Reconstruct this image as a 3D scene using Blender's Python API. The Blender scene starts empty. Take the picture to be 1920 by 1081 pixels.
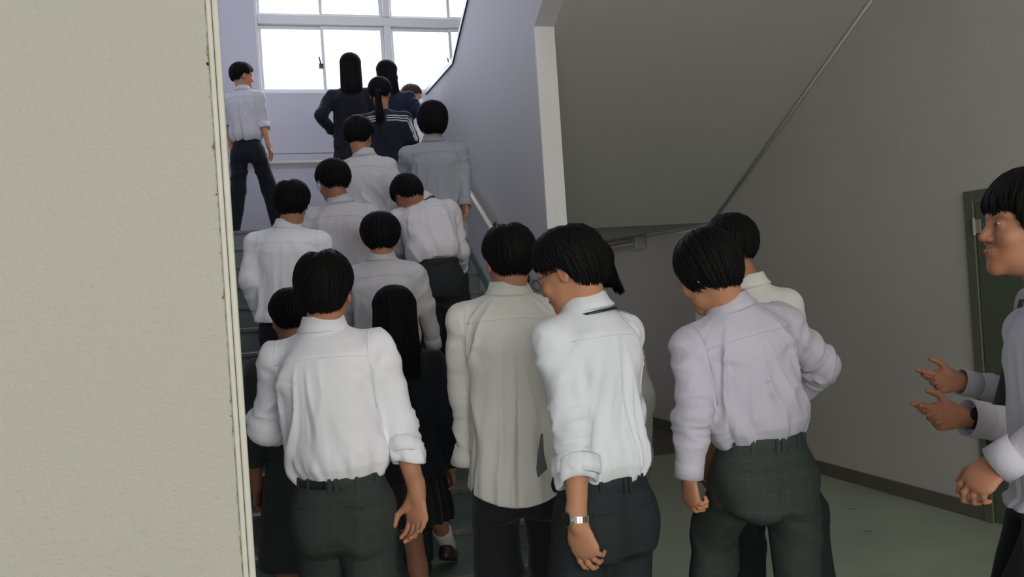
import bpy, math, random
import numpy as np
from mathutils import Vector, Matrix
from mathutils.bvhtree import BVHTree

# ------------------------------------------------------------------ camera, light, exposure
S = bpy.context.scene
COL = S.collection
FPX = 1693.0; ROLL = math.radians(3.8); YAW = math.radians(16.9); CAMH = 1.55
cam_d = bpy.data.cameras.new('camera'); cam = bpy.data.objects.new('camera', cam_d); COL.objects.link(cam)
cam_d.sensor_width = 36.0; cam_d.lens = 36.0 * FPX / 1920.0; cam_d.clip_start = 0.05
cam.matrix_world = (Matrix.Translation((0, 0, CAMH)) @ Matrix.Rotation(-YAW, 4, 'Z') @
                    Matrix.Rotation(math.pi / 2, 4, 'X') @ Matrix.Rotation(-ROLL, 4, 'Z'))
S.camera = cam
S.view_settings.view_transform = 'Standard'; S.view_settings.look = 'None'
S.view_settings.gamma = 1.0; S.view_settings.use_curve_mapping = False
S.view_settings.exposure = 0.0
w = bpy.data.worlds.new('sky'); S.world = w; w.use_nodes = True
nt = w.node_tree; nt.nodes.clear()
wo = nt.nodes.new('ShaderNodeOutputWorld'); wb = nt.nodes.new('ShaderNodeBackground')
wb.inputs['Color'].default_value = (0.90, 0.95, 1.0, 1); wb.inputs['Strength'].default_value = 1.35
nt.links.new(wb.outputs[0], wo.inputs[0])

def area(name, loc, target, sx, sy, power, color):
    d = bpy.data.lights.new(name, 'AREA'); d.shape = 'RECTANGLE'; d.size = sx; d.size_y = sy
    d.energy = power; d.color = color
    o = bpy.data.objects.new(name, d); COL.objects.link(o); o.location = loc
    o.rotation_euler = (Vector(target) - Vector(loc)).to_track_quat('-Z', 'Y').to_euler()
    return o
# daylight entering by the corridor windows behind the photographer, and by the landing window
area('corridor_daylight', (.3, -4.45, 2.3), (0.8, 3.0, 1.3), 7.0, 2.2, 285, (1.0, 0.985, 0.95))
area('back_wall_fill', (1.6, 3.9, 5.9), (1.2, 9.0, 4.2), 3.6, 1.8, 84, (0.86, 0.87, 1.0))  # added fill light to brighten back wall and upper divider; wall_upper has no opening
area('window_daylight', (1.8, 10.75, 5.3), (1.2, 6.0, 2.4), 3.4, 2.6, 420, (0.78, 0.82, 1.0))

# ------------------------------------------------------------------ general helpers
rng = np.random.RandomState(7)
cF = np.array([math.sin(YAW), math.cos(YAW), 0.0]); cR = np.array([math.cos(YAW), -math.sin(YAW), 0.0]); cU = np.array([0, 0, 1.0])
def W(x, y, zc):
    """point that the camera sees at pixel x,y at depth zc (metres along the view axis)"""
    u = x - 960; v = 540 - y
    u0 = u * math.cos(ROLL) + v * math.sin(ROLL); v0 = -u * math.sin(ROLL) + v * math.cos(ROLL)
    return np.array([0, 0, CAMH]) + zc * (cF + cR * u0 / FPX + cU * v0 / FPX)
def nrm(v): v = np.asarray(v, float); return v / (np.linalg.norm(v) + 1e-12)
def A(*a): return np.array(a, float)

def empty(name, loc, label, cat, group=None):
    o = bpy.data.objects.new(name, None); COL.objects.link(o); o.location = loc; o.empty_display_size = .1
    o['label'] = label; o['category'] = cat
    if group: o['group'] = group
    return o
def link_mesh(name, me, m=None, parent=None, kind=None, label=None, smooth=False):
    o = bpy.data.objects.new(name, me); COL.objects.link(o)
    if m is not None: me.materials.append(m)
    if parent is not None:
        o.parent = parent
        if parent.type == 'EMPTY': o.matrix_parent_inverse = Matrix.Translation(-parent.location)   # geometry is written in world metres
    if kind: o['kind'] = kind
    if label: o['label'] = label
    if smooth: me.polygons.foreach_set('use_smooth', [True] * len(me.polygons))
    return o
def mesh_np(name, V, Fq):
    me = bpy.data.meshes.new(name)
    V = np.asarray(V, np.float32)
    if isinstance(Fq, np.ndarray):
        n, k = Fq.shape
        me.vertices.add(len(V)); me.vertices.foreach_set('co', V.ravel())
        me.loops.add(n * k); me.loops.foreach_set('vertex_index', Fq.astype(np.int32).ravel())
        me.polygons.add(n); me.polygons.foreach_set('loop_start', np.arange(0, n * k, k, dtype=np.int32))
        me.polygons.foreach_set('loop_total', np.full(n, k, np.int32))
        me.update(calc_edges=True)
    else:
        me.from_pydata([tuple(map(float, v)) for v in V], [], Fq); me.update()
    return me
class MB:
    def __init__(s): s.v = []; s.f = []
    def box(s, lo, hi, bev=0.0):
        x0, y0, z0 = lo; x1, y1, z1 = hi; n = len(s.v)
        s.v += [(x0, y0, z0), (x1, y0, z0), (x1, y1, z0), (x0, y1, z0), (x0, y0, z1), (x1, y0, z1), (x1, y1, z1), (x0, y1, z1)]
        s.f += [[n + i for i in q] for q in ((3, 2, 1, 0), (4, 5, 6, 7), (0, 1, 5, 4), (1, 2, 6, 5), (2, 3, 7, 6), (3, 0, 4, 7))]
        return s
    def tube(s, P, r, seg=10, cap=True):
        P = [np.asarray(p, float) for p in P]; n0 = len(s.v)
        up = A(0, 0, 1)
        for i, p in enumerate(P):
            t = nrm(P[min(i + 1, len(P) - 1)] - P[max(i - 1, 0)])
            a = np.cross(t, up) if abs(t[2]) < .95 else np.cross(t, A(1, 0, 0))
            a = nrm(a); b = np.cross(t, a); rr = r[i] if hasattr(r, '__len__') else r
            for k in range(seg):
                c = 2 * math.pi * k / seg; s.v.append(tuple(p + rr * (math.cos(c) * a + math.sin(c) * b)))
        for i in range(len(P) - 1):
            for k in range(seg):
                k2 = (k + 1) % seg; q = n0 + i * seg
                s.f.append([q + k, q + k2, q + seg + k2, q + seg + k])
        if cap:
            s.f.append([n0 + k for k in range(seg)][::-1]); s.f.append([n0 + (len(P) - 1) * seg + k for k in range(seg)])
        return s
    def prismX(s, poly, x0, x1):
        n = len(s.v); k = len(poly)
        s.v += [(x0, y, z) for y, z in poly] + [(x1, y, z) for y, z in poly]
        s.f.append([n + i for i in range(k)]); s.f.append([n + k + i for i in range(k)][::-1])
        for i in range(k):
            j = (i + 1) % k; s.f.append([n + i, n + k + i, n + k + j, n + j])
        return s
    def build(s, name, m, parent=None, kind=None, label=None, smooth=False, bevel=0):
        me = mesh_np(name, s.v, s.f)
        import bmesh
        bm = bmesh.new(); bm.from_mesh(me); bmesh.ops.recalc_face_normals(bm, faces=bm.faces); bm.to_mesh(me); bm.free()
        o = link_mesh(name, me, m, parent, kind, label, smooth)
        if bevel:
            b = o.modifiers.new('bevel', 'BEVEL'); b.width = bevel; b.segments = 2; b.limit_method = 'ANGLE'
        return o

# ------------------------------------------------------------------ materials
def mat(name, base, rough=.8, spec=.3, metal=0, col_noise=None, bump=None, bump2=None, sheen=0, extra=None):
    """base colour, optional (scale, amount, colour2) noise mix and (scale, strength, distance) bumps"""
    m = bpy.data.materials.new(name); m.use_nodes = True; t = m.node_tree; N = t.nodes; L = t.links
    b = N['Principled BSDF']; b.inputs['Base Color'].default_value = (*base, 1); b.inputs['Roughness'].default_value = rough
    b.inputs['Specular IOR Level'].default_value = spec; b.inputs['Metallic'].default_value = metal
    if sheen:
        b.inputs['Sheen Weight'].default_value = sheen; b.inputs['Sheen Roughness'].default_value = .5
    tc = N.new('ShaderNodeTexCoord')
    if col_noise:
        sc, amt, c2 = col_noise
        n = N.new('ShaderNodeTexNoise'); n.inputs['Scale'].default_value = sc; n.inputs['Detail'].default_value = 5
        L.new(tc.outputs['Object'], n.inputs['Vector'])
        r = N.new('ShaderNodeMapRange'); r.inputs[1].default_value = .38; r.inputs[2].default_value = .68; r.inputs[4].default_value = amt
        L.new(n.outputs['Fac'], r.inputs[0])
        mx = N.new('ShaderNodeMix'); mx.data_type = 'RGBA'; mx.inputs[6].default_value = (*base, 1); mx.inputs[7].default_value = (*c2, 1)
        L.new(r.outputs[0], mx.inputs[0]); L.new(mx.outputs[2], b.inputs['Base Color'])
    prev = None
    for bp in (bump, bump2):
        if not bp: continue
        sc, st, dist = bp[:3]; scl = bp[3] if len(bp) > 3 else (1, 1, 1)
        mp = N.new('ShaderNodeMapping'); mp.inputs['Scale'].default_value = scl; L.new(tc.outputs['Object'], mp.inputs[0])
        n = N.new('ShaderNodeTexNoise'); n.inputs['Scale'].default_value = sc; n.inputs['Detail'].default_value = 3
        L.new(mp.outputs[0], n.inputs['Vector'])
        bu = N.new('ShaderNodeBump'); bu.inputs['Strength'].default_value = st; bu.inputs['Distance'].default_value = dist
        L.new(n.outputs['Fac'], bu.inputs['Height'])
        if prev: L.new(prev.outputs[0], bu.inputs['Normal'])
        prev = bu
    if prev: L.new(prev.outputs[0], b.inputs['Normal'])
    if extra: extra(m, t, b, tc)
    return m

def plaster_extra(m, t, b, tc): pass
M = {}
M['cream_wall'] = mat('cream_wall', (.375, .362, .318), .85, .25, col_noise=(1.3, .35, (.335, .325, .285)), bump=(170, .75, .004), bump2=(60, .35, .004))
M['trim_cream'] = mat('trim_cream', (.46, .445, .39), .5, .4, col_noise=(25, .3, (.36, .34, .28)))
M['crack'] = mat('crack', (.16, .12, .07), .9, .1, col_noise=(60, 1, (.50, .42, .26)), bump=(200, 1, .004))
M['stair_wall'] = mat('stair_wall', (.56, .55, .60), .7, .3, col_noise=(.9, .3, (.50, .49, .53)), bump=(220, .3, .002))
M['divider'] = mat('divider', (.50, .485, .475), .7, .3, col_noise=(.9, .3, (.46, .445, .44)), bump=(220, .3, .002))
M['white_paint'] = mat('white_paint', (.66, .64, .62), .7, .3, col_noise=(3, .3, (.58, .55, .52)), bump=(220, .3, .002))
M['grey_wall'] = mat('grey_wall', (.50, .475, .43), .8, .2, col_noise=(1.2, .5, (.45, .43, .39)), bump=(160, .4, .003))
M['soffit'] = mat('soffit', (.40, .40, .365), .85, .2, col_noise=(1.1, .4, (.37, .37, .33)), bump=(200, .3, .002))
M['floor_green'] = mat('floor_green', (.36, .40, .30), .42, .45, col_noise=(2.2, .6, (.25, .285, .215)), bump=(40, .08, .002))
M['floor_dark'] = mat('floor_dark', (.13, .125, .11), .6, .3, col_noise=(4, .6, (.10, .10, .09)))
M['step_green'] = mat('step_green', (.14, .18, .165), .4, .4, col_noise=(8, .6, (.11, .15, .13)))
M['nosing'] = mat('nosing', (.20, .19, .15), .5, .4, col_noise=(30, .6, (.11, .105, .085)))
M['skirting'] = mat('skirting', (.115, .11, .085), .6, .3, col_noise=(3, .5, (.09, .085, .07)))
M['alu'] = mat('alu', (.55, .55, .54), .4, .5, .2)
M['rail_cream'] = mat('rail_cream', (.62, .58, .47), .45, .4)
M['dark_metal'] = mat('dark_metal', (.03, .03, .035), .4, .5, .3)
M['steel'] = mat('steel', (.62, .60, .56), .25, .5, 1)
M['door_green'] = mat('door_green', (.085, .105, .07), .5, .4, col_noise=(2, .4, (.07, .085, .06)))
M['door_frame'] = mat('door_frame', (.11, .115, .08), .5, .4)
M['lamp_plastic'] = mat('lamp_plastic', (.30, .28, .20), .4, .4)
M['lamp_tube'] = mat('lamp_tube', (.62, .62, .58), .2, .6)
M['hair'] = mat('hair', (.0035, .0035, .0038), .7, .11)
M['hair_brown'] = mat('hair_brown', (.045, .024, .015), .68, .18)
M['skin'] = mat('skin', (.41, .195, .108), .55, .3, col_noise=(14, .35, (.37, .155, .095)), bump=(180, .12, .001))
M['skin_pink'] = mat('skin_pink', (.60, .29, .22), .55, .35, col_noise=(20, .5, (.55, .22, .17)), bump=(180, .12, .001))
M['skin_tan'] = mat('skin_tan', (.34, .150, .085), .55, .3, col_noise=(14, .35, (.30, .12, .075)), bump=(180, .12, .001))
M['lips'] = mat('lips', (.38, .12, .10), .5, .3)
M['eye_white'] = mat('eye_white', (.7, .68, .65), .2, .5)
M['eye_dark'] = mat('eye_dark', (.01, .008, .007), .15, .5)
def fabric(name, base, c2, rough=.85, weave=.25): return mat(name, base, rough, .2, col_noise=(3, .5, c2), bump=(420, weave, .0012), bump2=(28, .35, .006, (1, 1, .35)), sheen=.08)
M['shirt_white'] = fabric('shirt_white', (.80, .79, .83), (.74, .735, .79))
M['shirt_bright'] = fabric('shirt_bright', (.62, .63, .665), (.58, .59, .63))
M['shirt_lilac'] = fabric('shirt_lilac', (.46, .445, .51), (.42, .405, .465))
M['shirt_cream'] = fabric('shirt_cream', (.60, .585, .54), (.55, .535, .49))
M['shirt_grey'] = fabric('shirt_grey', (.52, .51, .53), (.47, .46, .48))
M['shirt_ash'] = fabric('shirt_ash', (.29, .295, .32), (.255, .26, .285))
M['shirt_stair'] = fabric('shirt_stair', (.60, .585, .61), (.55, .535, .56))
M['shoe_dark'] = mat('shoe_dark', (.03, .028, .03), .5, .4)
M['navy'] = fabric('navy', (.010, .011, .017), (.008, .009, .013))
M['navy_blue'] = fabric('navy_blue', (.014, .017, .040), (.010, .012, .028))
M['black_trouser'] = fabric('black_trouser', (.014, .014, .017), (.010, .010, .012))
M['dress_grey'] = fabric('dress_grey', (.040, .042, .044), (.034, .036, .038))
M['track'] = fabric('track', (.014, .015, .024), (.010, .011, .018))
M['stripe'] = fabric('stripe', (.62, .62, .64), (.55, .55, .57))
M['belt'] = mat('belt', (.012, .012, .013), .4, .5)
M['sock'] = fabric('sock', (.66, .65, .63), (.58, .57, .55))
M['loafer'] = mat('loafer', (.035, .022, .016), .3, .5)
M['slipper'] = mat('slipper', (.55, .55, .54), .5, .4)
M['mask'] = fabric('mask', (.80, .82, .86), (.76, .78, .82))
def check_extra(m, t, b, tc):
    N, L = t.nodes, t.links
    at = N.new('ShaderNodeAttribute'); at.attribute_name = 'lc'
    sp = N.new('ShaderNodeSeparateXYZ'); L.new(at.outputs['Vector'], sp.inputs[0])
    outs = []
    for ax, sc in (('X', 26.0), ('Z', 20.0)):
        mu = N.new('ShaderNodeMath'); mu.operation = 'MULTIPLY'; mu.inputs[1].default_value = sc; L.new(sp.outputs[ax], mu.inputs[0])
        fr = N.new('ShaderNodeMath'); fr.operation = 'FRACT'; L.new(mu.outputs[0], fr.inputs[0])
        lt = N.new('ShaderNodeMath'); lt.operation = 'LESS_THAN'; lt.inputs[1].default_value = .10; L.new(fr.outputs[0], lt.inputs[0]); outs.append(lt)
    mxm = N.new('ShaderNodeMath'); mxm.operation = 'MAXIMUM'; L.new(outs[0].outputs[0], mxm.inputs[0]); L.new(outs[1].outputs[0], mxm.inputs[1])
    sc_ = N.new('ShaderNodeMath'); sc_.operation = 'MULTIPLY'; sc_.inputs[1].default_value = .16; L.new(mxm.outputs[0], sc_.inputs[0])
    src = b.inputs['Base Color'].links[0].from_socket
    mx = N.new('ShaderNodeMix'); mx.data_type = 'RGBA'; L.new(sc_.outputs[0], mx.inputs[0]); L.new(src, mx.inputs[6])
    bc = b.inputs['Base Color'].default_value; mx.inputs[7].default_value = (bc[0] * 2.0, bc[1] * 2.0, bc[2] * 1.9, 1)
    L.new(mx.outputs[2], b.inputs['Base Color'])
M['trouser_check'] = mat('trouser_check', (.034, .043, .040), .85, .2, col_noise=(5, .6, (.036, .043, .042)), bump=(400, .25, .0012), extra=check_extra)
M['trouser_dark'] = mat('trouser_dark', (.017, .021, .022), .85, .2, col_noise=(5, .6, (.017, .020, .022)), bump=(400, .25, .0012), extra=check_extra)
M['glass'] = bpy.data.materials.new('glass'); g_ = M['glass']; g_.use_nodes = True; t_ = g_.node_tree; t_.nodes.clear()
o_ = t_.nodes.new('ShaderNodeOutputMaterial'); tr_ = t_.nodes.new('ShaderNodeBsdfTransparent'); gl_ = t_.nodes.new('ShaderNodeBsdfGlossy'); mx_ = t_.nodes.new('ShaderNodeMixShader')
gl_.inputs['Roughness'].default_value = .05; mx_.inputs[0].default_value = .07; tr_.inputs[0].default_value = (.96, .98, .98, 1)
t_.links.new(tr_.outputs[0], mx_.inputs[1]); t_.links.new(gl_.outputs[0], mx_.inputs[2]); t_.links.new(mx_.outputs[0], o_.inputs[0])

# ------------------------------------------------------------------ the setting
XR = 4.13; XM = 1.85; XM2 = 1.98; YC = 5.25; YB = 10.1; YL = 1.55
RISE = .155; RUN = .2617; Y1 = 4.35; ZL = 14 * RISE; YE = Y1 + 13 * RUN
def ground(X, Y):
    if X > XM + .05 and Y < 7.4: return 0.0
    if Y < Y1: return 0.0
    return min(14, int((Y - Y1) / RUN) + 1) * RISE
def sof(Y): return 2.025 + (7.26 - Y) * .56
CZ = 4.10; TZ = 7.2
MB().box((-5, -4.6, -.2), (XR, 7.26, 0)).build('floor', M['floor_green'], kind='structure')
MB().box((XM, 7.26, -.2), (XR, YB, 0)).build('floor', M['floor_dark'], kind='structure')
MB().box((XR, -4.6, -.2), (XR + .2, YB + .2, TZ)).build('wall_right', M['grey_wall'], kind='structure')
MB().box((-5, YL, 0), (-.020, YL + .2, CZ)).build('wall_left', M['cream_wall'], kind='structure')
MB().box((-.45, YL + .2, 0), (-.25, YB, TZ)).build('wall_stairwell', M['stair_wall'], kind='structure')
# corridor behind the photographer: wall with a wide window opening that lets the daylight in
b = MB(); b.box((-5, -4.8, 0), (XR, -4.6, .9)); b.box((-5, -4.8, 3.4), (XR, -4.6, CZ)); b.box((3.9, -4.8, .9), (XR, -4.6, 3.4))
b.build('wall_corridor', M['cream_wall'], kind='structure')
MB().box((-5.2, -4.8, 0), (-5, YL + .2, CZ)).build('wall_far_left', M['cream_wall'], kind='structure')
MB().box((-5.2, -4.8, CZ), (XR, 3.75, CZ + .2)).build('ceiling', M['white_paint'], kind='structure')
MB().box((-.45, 3.6, CZ + .2), (XR, 3.75, TZ)).build('wall_upper', M['stair_wall'], kind='structure')
MB().box((-.45, 3.6, TZ), (XR + .2, YB + .2, TZ + .2)).build('ceiling', M['white_paint'], kind='structure')
# divider wall with its parapet, ended by a white column; soffit of the returning flight
yq = 3.75
b = MB(); b.prismX([(YC + .02, 0), (YC + .02, sof(YC + .02)), (yq, sof(yq)), (yq, 3.46 + .55 * (7.35 - yq)), (7.35, 3.46), (8.48, 3.46), (8.48, 0)], XM, XM2)
b.build('wall_center', M['divider'], kind='structure')
MB().prismX([(YC, 0), (YC, sof(YC) - .0), (YC + .019, sof(YC + .019)), (YC + .019, 0)], XM, XM2).build('trim_1', M['white_paint'], kind='structure')
t2 = .045
cp = [(yq, 3.46 + .55 * (7.35 - yq)), (7.35, 3.46), (8.50, 3.46)]
b = MB(); b.prismX([(p[0], p[1] + .001) for p in cp] + [(8.50, 3.46 + t2), (7.34, 3.46 + t2), (yq, cp[0][1] + t2)], XM - .012, XM2 + .012)
b.build('trim_2', M['dark_metal'], kind='structure')
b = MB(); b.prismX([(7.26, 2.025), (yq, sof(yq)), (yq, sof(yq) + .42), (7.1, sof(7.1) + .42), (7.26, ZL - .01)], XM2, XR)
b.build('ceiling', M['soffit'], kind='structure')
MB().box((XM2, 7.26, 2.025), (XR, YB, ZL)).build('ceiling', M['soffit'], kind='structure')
# skirtings
MB().box((XR - .015, -4.6, 0), (XR, 3.33, .095)).build('baseboard_right', M['skirting'], kind='structure', bevel=.003)
MB().box((XR - .015, 4.30, 0), (XR, YB, .095)).build('baseboard_right', M['skirting'], kind='structure', bevel=.003)
MB().box((XM2, YB - .015, 0), (XR - .015, YB, .095)).build('baseboard_back', M['skirting'], kind='structure')
# corner bead of the near wall
bd = MB(); bd.box((-.020, YL - .003, 0), (-.011, YL + .2, CZ)); bd.box((-.0105, YL - .006, 0), (.0, YL + .2, CZ)); bd.build('trim_3', M['trim_cream'], kind='structure', bevel=.003)
random.seed(3)
ck = MB(); z = .0
zs = np.arange(0, CZ, .012)
vv = []; ff = []
for i, z in enumerate(zs):
    n = random.random(); wd = .0012 * (1 + .6 * (random.random() - .5)) + (.003 * random.random() if random.random() < .10 else 0)
    vv += [(-.0200, YL - .0012, z), (-.0200 - wd, YL - .0012, z)]
for i in range(len(zs) - 1): ff.append([2 * i, 2 * i + 1, 2 * i + 3, 2 * i + 2])
link_mesh('trim_4', mesh_np('trim_4', vv, ff), M['crack'], kind='structure')
for k in range(26):
    zz = random.uniform(.2, 3.2); r = random.uniform(.0008, .0022)
    a = [(-.0215 - random.uniform(.0, .002) + r * random.uniform(.5, 1) * math.cos(c), YL - .0022, zz + 2.0 * r * random.uniform(.5, 1) * math.sin(c)) for c in np.linspace(0, 2 * math.pi, 7)[:-1]]
    if k == 0: cv = []; cf = []
    cf.append(list(range(len(cv), len(cv) + 6))); cv += a
o = link_mesh('paint_chip', mesh_np('chips', cv, cf), M['dark_metal'], kind='stuff'); o['label'] = 'dark paint chips along the edge strip of the cream wall'; o['category'] = 'chips'

# back wall with the big landing window
wx0, wx1, wz0, wz1 = .36, 3.26, 3.84, 6.0
b = MB(); b.box((-.45, YB, 0), (wx0, YB + .2, TZ)); b.box((wx1, YB, 0), (XR + .2, YB + .2, TZ)); b.box((wx0, YB, 0), (wx1, YB + .2, wz0)); b.box((wx0, YB, wz1), (wx1, YB + .2, TZ))
b.build('wall_back', M['stair_wall'], kind='structure')
win = bpy.data.objects.new('window_1', None); COL.objects.link(win); win.location = ((wx0 + wx1) / 2, YB, wz0); win['kind'] = 'structure'
f = MB(); y0, y1 = YB + .02, YB + .10
f.box((wx0, y0, wz0), (wx0 + .035, y1, wz1)); f.box((wx1 - .035, y0, wz0), (wx1, y1, wz1)); f.box((wx0, y0, wz0), (wx1, y1, wz0 + .025)); f.box((wx0, y0, wz1 - .04), (wx1, y1, wz1))
f.build('window_frame', M['alu'], win, bevel=.003)
MB().box((wx0 + .035, y0 - .01, 4.60), (wx1 - .035, y1, 4.70)).build('transom_bar', M['alu'], win, bevel=.004)
MB().box((1.765, y0 - .015, wz0 + .025), (1.845, y1, 4.60)).build('mullion', M['alu'], win, bevel=.004)
MB().box((1.765, y0 - .015, 4.70), (1.845, y1, wz1 - .04)).build('mullion', M['alu'], win, bevel=.004)
for (a0, a1) in ((wx0 + .035, 1.765), (1.845, wx1 - .035)):
    mid = (a0 + a1) / 2
    for (z0, z1) in ((wz0 + .025, 4.60), (4.70, wz1 - .04)):
        for j, (s0, s1) in enumerate(((a0, mid + .02), (mid - .02, a1))):
            ys = YB + .045 + .02 * (1 - j); sb = .042 if j == 0 else .030
            q = MB(); q.box((s0, ys, z0), (s0 + .03, ys + .02, z1)); q.box((s1 - .04, ys, z0), (s1, ys + .02, z1))
            q.box((s0 + .03, ys, z0), (s1 - .04, ys + .02, z0 + .03)); q.box((s0 + .03, ys, z1 - .045), (s1 - .04, ys + .02, z1))
            so = q.build('sash', M['alu'], win)
            MB().box((s0 + .03, ys + .008, z0 + .03), (s1 - .04, ys + .012, z1 - .045)).build('pane', M['glass'], so)
    c = MB(); c.box((mid - .06, YB + .015, 4.12), (mid - .01, YB + .05, 4.17)); c.tube([(mid - .035, YB + .02, 4.15), (mid - .055, YB + .0, 4.24)], .008, 8)
    c.build('latch', M['dark_metal'], win)
MB().box((.36, YB - .004, 3.175), (2.8, YB, 3.18)).build('shadow_gap_strip', M['skirting'], kind='structure')  # thin dark strip standing in for the shadow of a groove in the wall

# first flight: one step each, with its metal nosing
st = empty('staircase', (.8, Y1, 0), 'green painted stair flight with metal nosings climbing to the landing', 'stairs')
for i in range(14):
    ya = Y1 + RUN * i; z1 = RISE * (i + 1)
    yb = ya + RUN + .02 if i < 13 else YB - .002
    s_ = MB().box((-.248, ya + .002, max(0, z1 - RISE - .12)), (XM - .001, yb, z1)).build('step', M['step_green'], st)
    n_ = MB().box((-.248, ya - .012, z1 - .022), (XM - .001, ya + .035, z1 + .003)).build('nosing', M['nosing'], s_, bevel=.003)
MB().box((XM, 8.48, ZL - .18), (XM2, YB, ZL)).build('floor', M['step_green'], kind='structure')
# sloping skirting of the flight on the divider wall
sk = MB(); sk.prismX([(Y1 + .2, .17), (YE, ZL + .02), (YE, ZL + .10), (Y1 + .2, .30)], XM - .012, XM); sk.build('baseboard_center', M['step_green'], kind='structure')

# handrails
hr = empty('handrail', (1.78, 6.0, 1.8), 'cream stair handrail fixed on the divider wall with dark brackets', 'handrail')
def railz(Y): return ZL + .70 + (Y - YE) * RISE / RUN + .02
pA = W(874, 372, 7.12); pB = W(918, 424, 6.52)
slope = (pA[2] - pB[2]) / (pA[1] - pB[1])
def rp(Y, x=XM - .075): return (x, Y, pB[2] + (Y - pB[1]) * (RISE / RUN))
hr.location = rp(6.0)
MB().tube([rp(5.35), rp(7.8)], .019, 12).build('rail', M['rail_cream'], hr, smooth=True)
for yy in (5.7, pB[1] + .12, 7.6):
    p = rp(yy)
    MB().tube([(p[0], p[1], p[2] - .018), (p[0] + .01, p[1], p[2] - .05), (XM - .004, p[1], p[2] - .055)], .008, 8).tube([(XM - .008, p[1], p[2] - .055), (XM, p[1], p[2] - .055)], .028, 12).build('bracket', M['dark_metal'], hr, smooth=True)
hb = empty('handrail', (.9, YB - .07, 3.07), 'cream horizontal handrail on the back wall under the window', 'handrail')
MB().tube([(-.15, YB - .07, 3.07), (1.75, YB - .07, 3.07)], .021, 12).build('rail', M['rail_cream'], hb, smooth=True)
for xx in (.05, .95, 1.6):
    MB().tube([(xx, YB - .07, 3.05), (xx, YB, 3.03)], .008, 8).build('bracket', M['dark_metal'], hb, smooth=True)
# steel door in the right wall
dr = bpy.data.objects.new('door_1', None); COL.objects.link(dr); dr.location = (XR, 3.8, 0); dr['kind'] = 'structure'
q = MB(); q.box((XR - .02, 4.235, 0), (XR, 4.30, 1.94)); q.box((XR - .02, 3.33, 0), (XR, 3.39, 1.94)); q.box((XR - .02, 3.39, 1.885), (XR, 4.235, 1.94)); q.build('door_frame', M['door_frame'], dr, bevel=.003)
q = MB(); q.box((XR - .012, 3.40, .01), (XR, 4.225, 1.878)); q.build('door_leaf', M['door_green'], dr)
for zz in (1.68, .3):
    q = MB(); q.tube([(XR - .024, 4.23, zz), (XR - .024, 4.23, zz + .10)], .009, 8); q.box((XR - .017, 4.19, zz + .01), (XR - .011, 4.225, zz + .09)); q.build('hinge', M['lamp_plastic'], dr)
q = MB(); q.tube([(XR - .012, 3.47, .95), (XR - .06, 3.47, .95), (XR - .06, 3.58, .95)], .01, 8); q.build('door_handle', M['steel'], dr)
# unlit tube lamp on the wall under the landing, and conduit
lp = empty('wall_lamp', (XR, 9.3, 1.95), 'unlit fluorescent tube lamp on the wall beneath the landing', 'lamp')
q = MB(); q.box((XR - .05, 8.70, 1.945), (XR, 9.95, 2.0)); q.build('housing', M['lamp_plastic'], lp, bevel=.006)
q = MB(); q.tube([(XR - .085, 8.74, 1.935), (XR - .085, 9.93, 1.935)], .015, 12); q.build('tube', M['lamp_tube'], lp, smooth=True)
for ya in (8.66, 9.93):
    MB().box((XR - .115, ya, 1.87), (XR, ya + .045, 2.005)).build('end_cap', M['lamp_plastic'], lp, bevel=.008)
q = MB(); q.prismX([(8.70, 1.93), (9.93, 1.93), (9.93, 1.885), (8.70, 1.885)], XR - .118, XR - .112); q.build('guard', M['lamp_plastic'], lp)
q = MB(); q.tube([(XR - .012, 8.70, 1.985), (XR - .012, 7.27, 1.985)], .009, 8)
o = q.build('conduit', M['white_paint'], smooth=True); o['label'] = 'thin grey conduit running along the wall from the tube lamp'; o['category'] = 'conduit'
q = MB(); q.tube([(XR - .014, 7.24, sof(7.24) - .016), (XR - .014, 3.9, sof(3.9) - .016)], .012, 8)
o = q.build('conduit', M['grey_wall'], smooth=True); o['label'] = 'thin pipe climbing the corner between sloping soffit and right wall'; o['category'] = 'conduit'
# scuff marks on the floor
for (px_, py_, zz_) in ((1628, 995, 4.9), (1597, 953, 5.3)):
    p = W(px_, py_, 5.0); d_ = p - A(0, 0, CAMH); p = A(0, 0, CAMH) + d_ * (CAMH / -d_[2])
    q = MB(); q.box((p[0] - .03, p[1] - .004, 0), (p[0] + .03, p[1] + .004, .0015)); o = q.build('floor_scuff', M['skirting'])
    o['label'] = 'short dark scuff mark on green floor, ' + ('nearer one' if py_ > 980 else 'farther one'); o['category'] = 'scuff'

# ------------------------------------------------------------------ signed-distance modelling
def hashn(i, j, k, s):
    h = (i * 374761393 + j * 668265263 + k * 2147483647 + s * 1274126177) & 0xffffffff
    h = ((h ^ (h >> 13)) * 1274126177) & 0xffffffff
    return ((h ^ (h >> 16)) & 0xffff) / 65535.0
def vnoise(x, y, z, s=0):
    xi = np.floor(x).astype(np.int64); yi = np.floor(y).astype(np.int64); zi = np.floor(z).astype(np.int64)
    a = x - xi; b = y - yi; c = z - zi
    a = a * a * (3 - 2 * a); b = b * b * (3 - 2 * b); c = c * c * (3 - 2 * c); r = 0
    for di in (0, 1):
        for dj in (0, 1):
            for dk in (0, 1):
                r = r + hashn(xi + di, yi + dj, zi + dk, s) * (a if di else 1 - a) * (b if dj else 1 - b) * (c if dk else 1 - c)
    return r
def ridge(n): return np.clip(1 - np.abs(2 * n - 1) * 1.6, 0, 1) ** 1.3

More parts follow.
